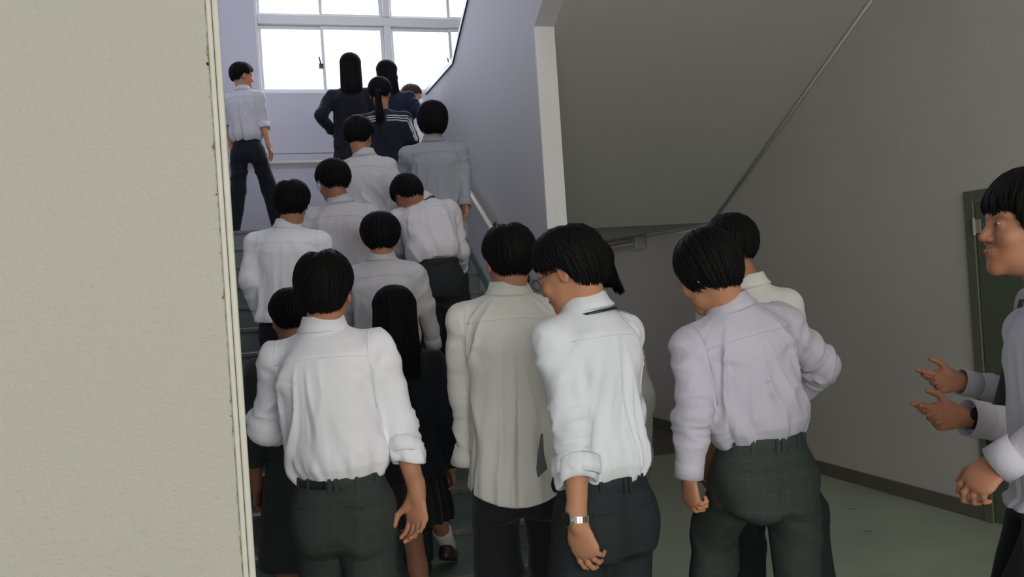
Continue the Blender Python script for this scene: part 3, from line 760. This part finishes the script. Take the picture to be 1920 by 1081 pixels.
    if near > 0 and not jk:   # yoke seam, a shallow crease across the upper back
        zy = L - .100 * s + .022 * np.cos(np.clip(x_ / .17, -1, 1) * 1.2) - .01
        back = lc[:, 1] < .01
        disp += np.where(back, wt * .0022 * np.clip((z_ - zy) / .006, 0, 1), 0)
        pl = np.exp(-((x_) / .012) ** 2) * np.clip((zy - z_) / .01, 0, 1) * np.clip(1 - (zy - z_) / .30, 0, 1)
        disp += np.where(back, wt * .004 * pl, 0)
    if drop > 0:
        nb_ = np.clip((z_ + drop) / .03, 0, 1); Nn = Nn - (Nn @ U)[:, None] * U[None] * (1 - nb_)[:, None]
    V2 = V + Nn * disp[:, None]
    if drop > .1 and not jk: V2 = V2 - U[None] * (np.clip(-z_ / drop, 0, 1) ** 1.5 * .035 * (np.abs(lc[:, 1]) / .13) * (1 - np.clip(np.abs(x_) / .18, 0, 1) ** 2))[:, None]
    nm = {'shirt': 'shirt', 'blazer': 'blazer', 'track': 'track_jacket', 'dress': 'dress_top', 'short': 'shirt'}[style]
    sh = link_mesh(nm, mesh_np(nm, V2, Q), M[shirt], root, smooth=True)
    bvh = BVHTree.FromPolygons([Vector(v) for v in V2], Q.tolist()) if (near > 0 or style == 'track') else None
    def surf(p, d):
        hit = bvh.ray_cast(Vector(p + d * .5), Vector(-d), .6)
        return np.array(hit[0]) + d * .0004 if hit[0] is not None else None
    if near > 0 and style == 'shirt':
        for zsh, rr_ in ((0, .0015),):
            pts = []
            for x in np.linspace(-sw * .93, sw * .93, 30):
                zy = L - .100 * s + .022 * math.cos(max(-1, min(1, x / .17)) * 1.2) - .01
                p = surf(T(x, 0, zy), -F3)
                if p is not None: pts.append(p)
            if len(pts) > 4: MB().tube(pts, rr_, 5).build('yoke_seam', M[shirt], sh, smooth=True)
        for q in AR:
            pts = []; sd = q['sd']
            for k in range(16):
                c = math.radians(-70 + 160 * k / 15)   # over the back of the shoulder
                d = nrm(math.cos(c) * -F3 + math.sin(c) * U) if sd else 0
                p = surf(q['S'] - R * sd * .012 - U * .02 * (1 if c < 0 else 0), d)
                if p is not None and (not pts or np.linalg.norm(p - pts[-1]) < .06): pts.append(p)
            if len(pts) > 4: MB().tube(pts, .0015, 5).build('sleeve_seam', M[shirt], sh, smooth=True)
    if style == 'track':
        for sd, q in ((-1, AR[0]), (1, AR[1])):
            for j in range(3):
                pts = []
                for k in range(34):
                    t = k / 33.
                    if t < .55:
                        x = sd * (.045 + (sw + .02 - .045) * t / .55); z = L * .80 - .022 * j - .03 * (t / .55) ** 2 * 0
                        d = nrm(-F3 * (1 - t * .5) + R * sd * t * .6 + U * .25); p = surf(T(x * .9, 0, z), d)
                    else:
                        u = (t - .55) / .45; ctr = q['S'] + (q['E'] - q['S']) * u * 1.1 ; d = nrm(-F3 * .75 + R * sd * (.75 + .0 * u) + R * -sd * .26 * (j - 1)); p = surf(ctr - U * .02 * j * (1 - u), d)
                    if p is not None and (not pts or np.linalg.norm(p - pts[-1]) < .05): pts.append(p)
                if len(pts) > 5: MB().tube(pts, .0048, 6).build('stripe', M['stripe'], sh, smooth=True)
    # ---- collar
    if collar:
        fw = nrm(Ff * .6 + HF * .4); ax = nrm(U + .30 * F3 * -0 + nrm(C - N) * .6); ck_ = N - U * .012; rx = .060 * s
        prof = [(rx, -.016), (rx - .003, .042), (rx + .0005, .050), (rx + .005, .048), (rx + .013, .022), (rx + .024, .006), (rx + .0205, .002), (rx + .006, -.006)]
        def cm(ph, j):
            fr = max(0, math.cos(ph)) ** 1.5; return (.003 * fr, -.030 * fr - (.018 * max(0, math.cos(ph)) ** 6 if j in (5, 6) else 0))
        ring_tube('collar', ck_, ax, prof, M[shirt], sh, math.radians(14), math.radians(346), 44, F3, cm, ry=1.08)
        if tie:
            ring_tube('tie_band', ck_ - ax * .008, ax, [(rx + .010, -.001), (rx + .0285, -.003), (rx + .0275, .0035), (rx + .010, .0055)], M['belt'], sh, 0, 2 * math.pi, 40, F3, lambda ph, j: (0, -.030 * max(0, math.cos(ph)) ** 1.5), ry=1.08)
    # ---- cuffs
    for q in AR:
        a = q['a']; roll = a.get('roll'); e = q['end']; re = q['re']
        if style != 'short' and not jk:
            if roll:
                sg = seed + q['sd']
                wv = lambda ph, j: (.004 * math.sin(3 * ph + sg) + .003 * math.sin(7 * ph + 2 * sg), .010 * roll * math.sin(ph + sg * 1.7) + .005 * math.sin(2 * ph))
                ring_tube('rolled_cuff', e, q['dn'], [(re - .004, .030), (re + .004, .030), (re + .009, .012), (re + .009, -.030), (re + .003, -.036), (re - .006, -.028)], M[shirt], sh, seg=36, ref=F3, mod=wv)
                if roll > 1:
                    ring_tube('rolled_cuff', e - q['dn'] * .012, q['dn'], [(re + .004, .022), (re + .012, .020), (re + .016, .002), (re + .013, -.026), (re + .006, -.030)], M[shirt], sh, seg=36, ref=F3, mod=lambda ph, j: (.005 * math.sin(2 * ph + 1) + .002 * math.sin(9 * ph), .016 * math.sin(ph + 2.2)))
            else:
                fl = a.get('flare', 0)
                ring_tube('cuff', e, q['dn'], [(re - .004, -.030), (re + .003, -.030), (re + .004 + fl * .4, .0), (re + .004 + fl, .030), (re + .0015 + fl, .030), (re - .004, -.01)], M[shirt], sh, seg=36, ref=F3,
                          mod=(lambda ph, j: (fl * .6 * math.sin(ph + a.get('fph', 0)) * (1 if j in (2, 3, 4) else 0), 0)))
    # ---- trousers or skirt
    if trousers:
        F = Field(); bz = .015; hs = s * .90
        F.loft(Pv, PB, [(-.20 * s, .152 * hs, .118 * hs, 0), (-.13 * s, .164 * hs, .128 * hs, -.006), (-.06, .158 * hs, .120 * hs, -.002), (-.0, .146 * hs, .110 * hs, 0), (bz, .145 * hs, .109 * hs, 0)], .01)
        for sd in (-1, 1): F.ell(Pv + A(sd * .065, -.055, -.145 * s) @ PB, (.072 * s, .062 * s, .085 * s), PB, .05)
        for Hj, K, An, lg in LG:
            hm = An - nrm(An - K) * .015 + nrm(An - K) * .02
            F.cone(Hj - cU * .03, K, .084 * s, .076 * s, .035); F.cone(K, hm + nrm(An - K) * .02, .076 * s, .070 * s, .02, cut=(hm, nrm(An - K)))
        V, Q = F.mesh(hv * 1.1); V = relax(V, Q, 2, .5); Nn = vnormals(V, Q); lc = (V - Pv) @ PB.T; z_ = lc[:, 2]; an = np.arctan2(lc[:, 0], -lc[:, 1])
        kd = np.minimum(np.linalg.norm(V - LG[0][1], axis=1), np.linalg.norm(V - LG[1][1], axis=1)); cd = np.linalg.norm(V - (Pv + A(0, -.08, -.26 * s) @ PB), axis=1)
        r1 = ridge(vnoise(z_ * 9 + lc[:, 0] * 4 * np.sign(lc[:, 0]), lc[:, 0] * 3, lc[:, 1] * 4, seed + 20)); r2 = ridge(vnoise(lc[:, 0] * 9, z_ * 2.2, lc[:, 1] * 7, seed + 21))
        dp = np.clip(-z_ / .12, 0, 1) * fold * (.015 * r1 * np.exp(-(cd / .17) ** 2) + .013 * r1 * np.exp(-(kd / .16) ** 2) + .006 * r2 - .004)
        V = V + Nn * dp[:, None]
        me = mesh_np('trousers', V, Q); tro = link_mesh('trousers', me, M[trousers], root, smooth=True)
        if 'check' in trousers or 'dark' in trousers:
            at = me.attributes.new('lc', 'FLOAT_VECTOR', 'POINT'); at.data.foreach_set('vector', lc.astype(np.float32).ravel())
        if belt_on:
            ex = lambda x, d_: x
            ring_tube('waistband', Pv, cU, [(.146 * hs, -.028), (.152 * hs, -.027), (.151 * hs, .010), (.147 * hs, .012)], M[trousers], tro, seg=56, ref=Ff, ry=.775)
            if near == 2 and drop == 0:
                if belt_on == True: ring_tube('belt', Pv, cU, [(.151 * hs, -.022), (.1575 * hs, -.021), (.1575 * hs, .004), (.151 * hs, .005)], M['belt'], tro, math.radians(190), math.radians(330), 24, ref=Ff, ry=.775)
                for pa in (150, 176, 184, 215, 120, 240):
                    c = math.radians(pa); p = Pv + A(.158 * hs * math.sin(c), .158 * hs * .775 * math.cos(c), -.01) @ PB; o_ = nrm(A(math.sin(c), math.cos(c) * 1.2, 0) @ PB)
                    tt = nrm(np.cross(o_, cU)); m_ = MB()
                    pts = [p + tt * x * .005 + cU * z + o_ * y for z in (-.021, .020) for y in (-.004, .0025) for x in (-1, 1)]
                    m_.v = [tuple(q_) for q_ in pts]; m_.f = [[0, 1, 3, 2], [4, 6, 7, 5], [0, 4, 5, 1], [2, 3, 7, 6], [0, 2, 6, 4], [1, 5, 7, 3]]; m_.build('belt_loop', M[trousers], tro)
                bt = BVHTree.FromPolygons([Vector(v) for v in V], Q.tolist())
                for sd in (-1, 1):   # welt pockets on the seat
                    pts = []
                    for x in np.linspace(.035, .120, 8):
                        hit = bt.ray_cast(Vector(Pv + A(sd * x, -.4, -.075 * s - .02 * x) @ PB), Vector(Ff), .5)
                        if hit[0] is not None: pts.append(np.array(hit[0]) - Ff * .0005)
                    if len(pts) > 3: MB().tube(pts, .0022, 6).build('pocket_welt', M[trousers], tro, smooth=True)
                    if sd == 1 and len(pts) > 3:
                        m_ = MB(); mp = pts[len(pts) // 2]; m_.tube([mp - Ff * .004 - cU * .009, mp + Ff * .002 - cU * .009], .006, 10).build('button', M['dark_metal'], tro)
    if skirt:
        mk, z0, z1, rb, np_l = skirt; V = []; n = np_l * 6; rows = 14
        for i in range(rows + 1):
            t = i / rows; z = z0 + (z1 - z0) * t
            for k in range(n):
                ph = 2 * math.pi * k / n; sw_ = (k % 6) / 6.; pl = (.004 + .014 * t) * (sw_ - .5) * 2 if np_l > 6 else .006 * math.sin(5 * ph) * t
                rx = .140 * s + (rb - .14 * s) * min(1, t * 1.15) ** .8 + pl; V.append(Pv + A(rx * math.sin(ph), (rx * .84) * math.cos(ph), z) @ PB)
        Fc = [[i * n + k, (i + 1) * n + k, (i + 1) * n + (k + 1) % n, i * n + (k + 1) % n] for i in range(rows) for k in range(n)]
        o = link_mesh('skirt', mesh_np('skirt', V, Fc), M[mk], root, smooth=False); sm = o.modifiers.new('thickness', 'SOLIDIFY'); sm.thickness = .004
    # ---- feet
    for Hj, K, An, lg in LG:
        fd = nrm(Ff + lg.get('toe', 0) * -cU); X_ = nrm(np.cross(fd, cU)); Z_ = np.cross(X_, fd); FB = np.stack([X_, fd, Z_])
        e = Field(); base = An - cU * .085; pv = An + A(0, 0, -.085) @ FB if lg.get('toe') else base
        e.loft(pv, FB, [(.0, .040, .125, .055), (.018, .045, .130, .055), (.045, .043, .122, .050), (.062, .036, .085, .02), (.078, .028, .05, -.01)], .004, n=2.6)
        v_, q_ = e.mesh(.009 if near < 2 else .007); v_ = relax(v_, q_, 3, .5)
        so = link_mesh('shoe', mesh_np('shoe', v_, q_), M[feet], root, smooth=True)
        if feet == 'loafer':
            hv_ = lg.get('sock', .15)
            up_ = nrm(K - An); ring_tube('sock', An - up_ * .02, up_, [(.030, -.03), (.042, -.02), (.042, hv_ * .5), (.047, hv_), (.044, hv_ + .004), (.036, hv_)], M['sock'], root, seg=24, mod=lambda ph, j: (.0015 * math.sin(9 * ph + j * 2), 0))
    # ---- hair
    if hair: make_hair(C, HB, hair, root, M[hair_m], seed, (.55, .85, 1.25)[near])
    return dict(root=root, body=body, shirt=sh, arms=AR, C=C, HB=HB, T=T, TB=TB, N=N, P=Pv, L=L, Th=Th, s=s)

def glasses(P, m='dark_metal'):
    Th = P['Th']; b = MB()
    for sx in (-1, 1):
        pts = [Th(sx * .033 + .024 * math.cos(c), .104, -.002 + .018 * math.sin(c)) for c in np.linspace(0, 2 * math.pi, 17)]
        b.tube(pts, .0014, 6, cap=False); b.tube([Th(sx * .057, .102, .004), Th(sx * .079, .070, .003), Th(sx * .083, .0, -.002)], .0014, 6)
    b.tube([Th(-.010, .105, .002), Th(.010, .105, .002)], .0013, 6)
    o = b.build('glasses', M[m]); o['label'] = P['glab']; o['category'] = 'glasses'
    g = MB()
    for sx in (-1, 1):
        n = len(g.v); g.v += [tuple(Th(sx * .033 + .0235 * math.cos(c), .104, -.002 + .0175 * math.sin(c))) for c in np.linspace(0, 2 * math.pi, 17)[:-1]]; g.f.append([n + i for i in range(16)])
    link_mesh('lens', mesh_np('lens', g.v, g.f), M['glass'], o)

def watch(P, ai, m_band, lab, t=-.012, size=.021, face_dir=None, links=True):
    q = P['arms'][ai]; c = q['W'] + q['dn'] * t; ax = q['dn']; out = nrm(pix_vec(face_dir) - (pix_vec(face_dir) @ ax) * ax); sd = np.cross(ax, out)
    r = .0265 * P['s']; rt = empty('wristwatch', tuple(c), lab, 'watch')
    MB().tube([c + out * (r - .002), c + out * (r + .009)], size, 24).build('case', M[m_band], rt, smooth=False)
    MB().tube([c + out * (r + .009), c + out * (r + .0098)], size * .86, 24).build('dial', M['belt'], rt)
    ks = 18 if links else 30
    for k in range(ks):
        a = math.radians(38 + (360 - 76) * (k + .5) / ks); d = math.cos(a) * out + math.sin(a) * sd; tt = -math.sin(a) * out + math.cos(a) * sd
        rr = r + .0022; hw = math.pi * rr * (284 / 360.) / ks * (.82 if links else 1.08); w2 = .0085
        pts = [c + d * (rr + y) + tt * x * hw + ax * z * w2 for z in (-1, 1) for y in (-.0018, .0018) for x in (-1, 1)]
        b = MB(); b.v = [tuple(p) for p in pts]; b.f = [[0, 1, 3, 2], [4, 6, 7, 5], [0, 4, 5, 1], [2, 3, 7, 6], [0, 2, 6, 4], [1, 5, 7, 3]]
        b.build('link' if links else 'strap_segment', M[m_band], rt)

# ------------------------------------------------------------------ hair styles
BOWL = dict(front=84, side=104, back=146, rad=(.092, .106, .099), puff=.004, n=300, part=.006, zd=1.22)
SHORT = dict(front=76, side=96, back=144, rad=(.089, .103, .096), puff=.003, n=260, tuck=.10, zd=1.15)
MID = dict(front=86, side=112, back=148, rad=(.095, .108, .100), puff=.005, n=300, uneven=1, tuck=.02, zd=1.2)
LONG = dict(front=76, side=104, back=112, rad=(.088, .102, .096), puff=.002, n=330, long=.30, gather=.10)

# ------------------------------------------------------------------ the people, nearest first
#PEOPLE#
PP = {}
# front row
PP['front'] = person('student in tucked white shirt and grey checked trousers, right sleeve rolled, nearest cream wall', (605, 468), 2.85, yaw=-3, neck=(607, 613), belt=(640, 889),
    head=(0, 2, 0), sw=.160, hair=dict(BOWL, part=.016, n=420, rad=(.084, .100, .099)), shirt='shirt_white', trousers='trouser_check', seed=1, wd=.93, fold=1.6, skin='skin',
    arms=dict(L=dict(e=(500, 800, 2.93), w=(572, 792, 3.10), sleeve=.92), R=dict(e=(752, 800, 2.88), w=(782, 922, 2.80), sleeve=.42, roll=1.6, re=.046, hd=(-.06, -1, -.02), pn=(-.55, 0, -.8), th=(-1, 0, -.2), curl=.42)),
    legs=dict(L=dict(f=.05), R=dict(f=-.10)))
PP['watch'] = person('student looking down to the left, bright white shirt, steel watch below his rolled sleeve', (1063, 424), 2.65, yaw=36, neck=(1098, 575), belt=(1128, 892, 2.62),
    head=(24, 22, 0), sw=.136, hair=dict(MID, part=.014, side=98, front=84, n=420, rad=(.090, .105, .101)), shirt='shirt_bright', trousers='trouser_dark', seed=2, fold=1.3, wd=.80, tie=True, belt_on='no',
    arms=dict(L=dict(e=(1078, 800, 2.50), w=(1083, 976, 2.46), sleeve=.48, roll=2, re=.052, hd=(.22, -1, -.05), pn=(.55, 0, .8), th=(.3, 0, 1), curl=.40, fing=(.35, .42, .45, .5)), R=dict(e=(1175, 780, 2.85), w=(1165, 900, 2.95))),
    legs=dict(L=dict(f=.10), R=dict(f=-.05)))
PP['cream'] = person('student in an untucked cream shirt, left hand in his dark trouser pocket', (950, 418), 3.15, yaw=4, neck=(953, 547), belt=(968, 838), head=(12, 4, 0), sw=.168,
    hair=dict(SHORT, n=360, front=84, side=98, back=142, rad=(.087, .102, .098), part=.010), shirt='shirt_cream', trousers='black_trouser', seed=3, drop=.135, fold=1.4, wd=.93, skin='skin', collar=True,
    arms=dict(L=dict(e=(872, 738, 3.20), w=(884, 862, 3.24), sleeve=.86, flare=.020, fph=-1.4, hd=(.1, -1, .1), curl=.6), R=dict(e=(1048, 745, 3.25), w=(1050, 860, 3.3))),
    legs=dict(L=dict(f=-.12, x=-.02), R=dict(f=.08, x=.05)))
PP['elbow'] = person('student in lilac white shirt, face turned down left, right elbow bent outward', (1322, 430), 2.8, yaw=16, neck=(1368, 575), belt=(1426, 818), head=(22, 24, 0), sw=.160,
    hair=dict(MID, n=380, back=152, side=132, front=100, tuck=-.05, zd=1.3, rad=(.086, .100, .098)), shirt='shirt_lilac', trousers='trouser_check', seed=4, wd=.96, belt_on='no', fold=1.7, collar=True,
    arms=dict(L=dict(e=(1300, 770, 2.72), w=(1292, 884, 2.72), sleeve=.93, hd=(.0, -1, -.1), curl=.9, pn=(.8, 0, .3)), R=dict(e=(1544, 686, 2.90), w=(1470, 772, 3.06), sleeve=.95)),
    legs=dict(L=dict(f=.30, k=(1338, 1010, 3.0)), R=dict(f=-.12)))
PP['behind_elbow'] = person('short haired student in cream shirt, mostly hidden behind the bent elbow student', (1366, 400), 3.3, yaw=-22, neck=(1402, 532), belt=(1418, 812), head=(30, 4, 0), sw=.132,
    hair=dict(SHORT, side=84, back=132, front=76), shirt='shirt_cream', trousers='trouser_dark', seed=5, wd=.92, skin='skin_tan', eyes=True,
    arms=dict(L=dict(e=(1342, 752, 3.25), w=(1326, 850, 3.22), sleeve=.08, roll=1, re=.05, curl=.8), R=dict(e=(1485, 720, 3.3), w=(1470, 800, 3.4))),
    legs=dict(L=dict(f=.12), R=dict(f=-.28, x=.12, k=(1508, 962, 3.3))))
PP['hidden_shoulder'] = person('student with shoulder length hair and cream shirt, behind the one with steel watch', (1098, 446), 3.50, yaw=0, neck=(1102, 575), head=(16, 10, -6), sw=.128, wd=.8,
    hair=dict(LONG, long=.13, gather=-.35, uneven=1, rad=(.092, .104, .096)), shirt='shirt_cream', trousers='black_trouser', seed=6, near=1)
# right edge
PP['profile'] = person('student seen in profile at the right edge of the view, white shirt, hand held low', (1928, 316), 2.05, yaw=88, neck=(1990, 560), belt=(2034, 925), head=(-4, -4, 0), sw=.160,
    hair=dict(MID, n=400, front=88, side=110, back=144, part=.0, rad=(.092, .108, .100)), shirt='shirt_lilac', trousers='black_trouser', seed=7, wd=.95, skin='skin_tan', drop=.02,
    arms=dict(L=dict(e=(1985, 800, 1.92), w=(1884, 862, 1.98), sleeve=.93, hd=(-.8, -.62, .1), pn=(.45, -.75, .5), th=(-.2, .5, 1), curl=.62, sc=.92), R=dict(e=(1990, 800, 2.3), w=(1985, 930, 2.3))))
PP['gesture'] = person('student at right edge with black tie and black watch, both hands held out', (1990, 352), 2.80, yaw=90, neck=(2003, 520), belt=(1978, 850), sw=.165,
    hair=SHORT, shirt='shirt_lilac', trousers='black_trouser', seed=8, skin='skin_tan',
    arms=dict(L=dict(e=(1938, 800, 2.58), w=(1810, 782, 2.56), sleeve=.84, hd=(-1, .10, .0), pn=(.1, .5, -.8), th=(0, 1, 0), fing=(.12, .45, .6, .7), thumb=.1), R=dict(e=(1930, 742, 3.0), w=(1806, 716, 2.98), sleeve=.92, hd=(-1, .10, .0), pn=(.1, .5, -.8), th=(0, 1, 0), fing=(.15, .4, .55, .6), thumb=.1)))
# foot of the stairs
PP['dress'] = person('person in a dark grey knee length dress, hair pinned up, behind the front student', (543, 538), 3.75, yaw=12, neck=(552, 655), sw=.145, h=1.6, head=(14, 6, 0),
    hair=dict(SHORT, side=96, back=136, front=70, rad=(.086, .104, .094)), shirt='dress_grey', style='dress', trousers=None, skirt=('dress_grey', .02, -.44, .20, 5), seed=9, collar=False, near=1, skin='skin_tan',
    arms=dict(L=dict(sleeve=.6), R=dict(sleeve=.6)), feet='loafer')
PP['long_hair'] = person('girl with long straight black hair, navy blazer and pleated skirt, stepping onto the first stairs', (737, 536), 4.05, yaw=-4, neck=(748, 650), sw=.150, h=1.60, head=(4, 12, 0),
    hair=dict(LONG, long=.34, rad=(.092, .106, .098), n=420, gather=-.22), shirt='navy', style='blazer', trousers=None, skirt=('black_trouser', .02, -.34, .185, 22), seed=10, collar=False, near=1, drop=.14,
    legs=dict(L=dict(f=-.02, x=.15), R=dict(p=tuple(W(838, 1022, 4.62)[:2]), up=.035, toe=.35, k=(812, 948, 4.42), sock=.13)), feet='loafer')
# on the stairs
PP['step_a'] = person('student in a box pleated white shirt on the stairs, directly above the long haired girl', (711, 398), 4.63, yaw=-2, neck=(716, 484), head=(8, 10, 0), sw=.165,
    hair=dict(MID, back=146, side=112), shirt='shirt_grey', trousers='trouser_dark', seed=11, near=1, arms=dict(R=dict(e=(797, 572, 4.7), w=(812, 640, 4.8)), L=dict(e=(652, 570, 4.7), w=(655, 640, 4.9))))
PP['step_b'] = person('student with parted bowl hair and wide white shirt, leftmost on the stairs', (545, 337), 4.85, yaw=2, neck=(540, 424), belt=(542, 578), head=(4, 10, 0), sw=.175,
    hair=dict(BOWL, part=.012, back=148), shirt='shirt_white', trousers='black_trouser', seed=12, near=1, drop=.07, arms=dict(L=dict(e=(468, 525, 4.8), w=(490, 590, 4.95)), R=dict(e=(615, 525, 4.9), w=(600, 590, 5.0))))
PP['glasses'] = person('student wearing thin glasses, face turned slightly left, grey white shirt with a back pleat', (622, 299), 5.22, yaw=2, neck=(637, 378), head=(30, 14, 0), sw=.170,
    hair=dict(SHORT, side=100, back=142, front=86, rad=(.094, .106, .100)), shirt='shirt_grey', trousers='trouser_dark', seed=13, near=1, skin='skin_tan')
PP['bowed'] = person('student bowing his head, tucked white shirt with a dark tie band under the collar', (762, 325), 5.46, yaw=12, neck=(790, 376, 5.5), belt=(817, 489, 5.40), head=(16, 52, 8), sw=.165,
    hair=dict(SHORT, side=100, back=158, front=82, zd=1.45), shirt='shirt_stair', trousers='trouser_dark', seed=14, near=1, tie=True, wd=.98, skin='skin_tan',
    arms=dict(L=dict(e=(752, 462, 5.6), w=(765, 490, 5.85)), R=dict(e=(862, 470, 5.55), w=(865, 500, 5.8))))
PP['upper_mid'] = person('short haired student in a white shirt just below the girl in the striped track jacket', (671, 218), 5.91, yaw=-4, neck=(683, 290), head=(-6, 8, 0), sw=.162,
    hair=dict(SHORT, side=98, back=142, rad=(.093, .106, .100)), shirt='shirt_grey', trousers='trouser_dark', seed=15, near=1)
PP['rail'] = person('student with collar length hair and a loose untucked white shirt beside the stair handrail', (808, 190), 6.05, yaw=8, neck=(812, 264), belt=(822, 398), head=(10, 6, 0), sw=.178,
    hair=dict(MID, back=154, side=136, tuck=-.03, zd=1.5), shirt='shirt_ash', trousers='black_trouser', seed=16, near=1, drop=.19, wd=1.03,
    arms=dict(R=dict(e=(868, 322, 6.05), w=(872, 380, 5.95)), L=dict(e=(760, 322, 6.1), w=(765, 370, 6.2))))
PP['track'] = person('ponytailed girl in black track jacket with three white stripes over each shoulder', (711, 144), 7.20, yaw=0, neck=(717, 206), head=(0, 4, 0), sw=.172, h=1.62,
    hair=dict(SHORT, side=98, back=134, front=74, rad=(.086, .100, .094), pony=(-.02, .24)), shirt='track', style='track', trousers='black_trouser', seed=17, near=1, collar=False, wd=1.05, drop=.12,
    arms=dict(R=dict(e=(772, 262, 7.2), w=(770, 300, 7.35)), L=dict(e=(668, 262, 7.2), w=(672, 300, 7.35))))
# on the landing
PP['landing_boy'] = person('student on the landing at far left, sleeves rolled, head turned right', (453, 117), 8.62, yaw=-8, neck=(456, 168), belt=(464, 264), head=(-48, 6, 0), sw=.160, h=1.66,
    hair=dict(SHORT, rad=(.096, .108, .100), side=100, back=140), shirt='shirt_grey', trousers='navy', seed=18, near=1,
    arms=dict(R=dict(e=(492, 226, 8.62), w=(505, 274, 8.5), sleeve=.26, roll=1, re=.05, curl=.4), L=dict(e=(428, 220, 8.7), w=(432, 262, 8.6), sleeve=.3, roll=1, re=.05)),
    legs=dict(L=dict(f=-.16, x=-.03), R=dict(f=.16, x=.10)))
PP['blazer_girl'] = person('tall girl with long black hair and dark blazer, directly before the window', (656, 100), 8.15, yaw=2, neck=(656, 162), sw=.168, h=1.64, head=(0, 2, 0),
    hair=dict(LONG, long=.30, gather=-.05, rad=(.090, .102, .098)), shirt='navy', style='blazer', trousers=None, skirt=('black_trouser', .02, -.46, .22, 20), seed=19, near=0, drop=.12, collar=False,
    arms=dict(L=dict(e=(601, 216, 8.0), w=(622, 245, 8.25)), R=dict(e=(706, 216, 8.2), w=(700, 250, 8.4))), feet='loafer')
PP['navy_girl'] = person('girl with long hair and navy jacket, right arm lifted, beside the masked student', (726, 113), 8.50, yaw=-12, neck=(736, 170), sw=.160, h=1.62, head=(-16, 2, 8),
    hair=dict(LONG, long=.26, gather=-.05, rad=(.090, .102, .098)), shirt='navy_blue', style='blazer', trousers=None, skirt=('black_trouser', .02, -.46, .22, 20), seed=20, near=0, drop=.12, collar=False,
    arms=dict(R=dict(e=(781, 206, 8.4), w=(760, 226, 8.7))), feet='loafer')
PP['masked'] = person('masked student with brown hair in a white shirt, turned right, farthest on the landing', (771, 157), 9.15, yaw=-62, neck=(772, 205), sw=.150, h=1.60, head=(-18, 14, 0),
    hair=dict(SHORT, front=82, rad=(.086, .100, .094), n=240), hair_m='hair_brown', shirt='shirt_white', trousers='navy', seed=21, near=1, collar=False)
PP['glasses']['glab'] = 'thin dark glasses on the student with turned head on the stairs'; glasses(PP['glasses'])
PP['watch']['glab'] = 'dark glasses on the student looking down to the left'; glasses(PP['watch'])
watch(PP['watch'], 0, 'steel', 'steel bracelet watch with dark dial on the lowered left wrist', face_dir=(-1, .0, -.55), t=-.006)
watch(PP['gesture'], 0, 'belt', 'black strap watch on the outstretched wrist at right', face_dir=(-.1, .5, -.8), t=-.018, links=False)
# face mask
P = PP['masked']; F = Field(); F.ell(P['Th'](0, .075, -.050), (.062, .044, .052), P['HB'], .01); F.cone(P['Th'](0, .095, -.025), P['Th'](0, .10, -.05), .014, .018, .02)
v_, q_ = F.mesh(.005); link_mesh('face_mask', mesh_np('face_mask', v_, q_), M['mask'], P['root'], smooth=True)
# hanging tie of the gesturing student
P = PP['gesture']; b = MB(); pts = [(1918, 560, 2.74), (1908, 612, 2.74), (1892, 690, 2.74), (1878, 750, 2.74), (1866, 818, 2.70), (1856, 844, 2.70)]; wds = [.014, .020, .028, .034, .040, .004]
V = []
for (x, y, z), w_ in zip(pts, wds):
    c = W(x, y, z); a = nrm(cF * .45 + cR * .89); o_ = nrm(np.cross(a, cU))
    V += [tuple(c + a * w_ + o_ * .003), tuple(c - a * w_ + o_ * .003), tuple(c - a * w_ - o_ * .003), tuple(c + a * w_ - o_ * .003)]
b.v = V
for i in range(len(pts) - 1):
    for k in range(4): b.f.append([4 * i + k, 4 * i + (k + 1) % 4, 4 * i + 4 + (k + 1) % 4, 4 * i + 4 + k])
b.f += [[3, 2, 1, 0], [20, 21, 22, 23]]; b.build('tie', M['belt'], P['root'])
# tie tip showing between the cream shirt and the rolled sleeve
P = PP['watch']; b = MB(); V = []
for (x, y, z), w_ in zip([(1016, 812, 2.74), (1014, 850, 2.74), (1016, 878, 2.74), (1009, 893, 2.74)], [.003, .010, .017, .002]):
    c = W(x, y, z); V += [tuple(c + cR * w_ - cF * .003), tuple(c - cR * w_ - cF * .003), tuple(c - cR * w_ + cF * .003), tuple(c + cR * w_ + cF * .003)]
b.v = V
for i in range(3):
    for k in range(4): b.f.append([4 * i + k, 4 * i + (k + 1) % 4, 4 * i + 4 + (k + 1) % 4, 4 * i + 4 + k])
b.f += [[3, 2, 1, 0], [12, 13, 14, 15]]; b.build('tie', M['belt'], P['root'])
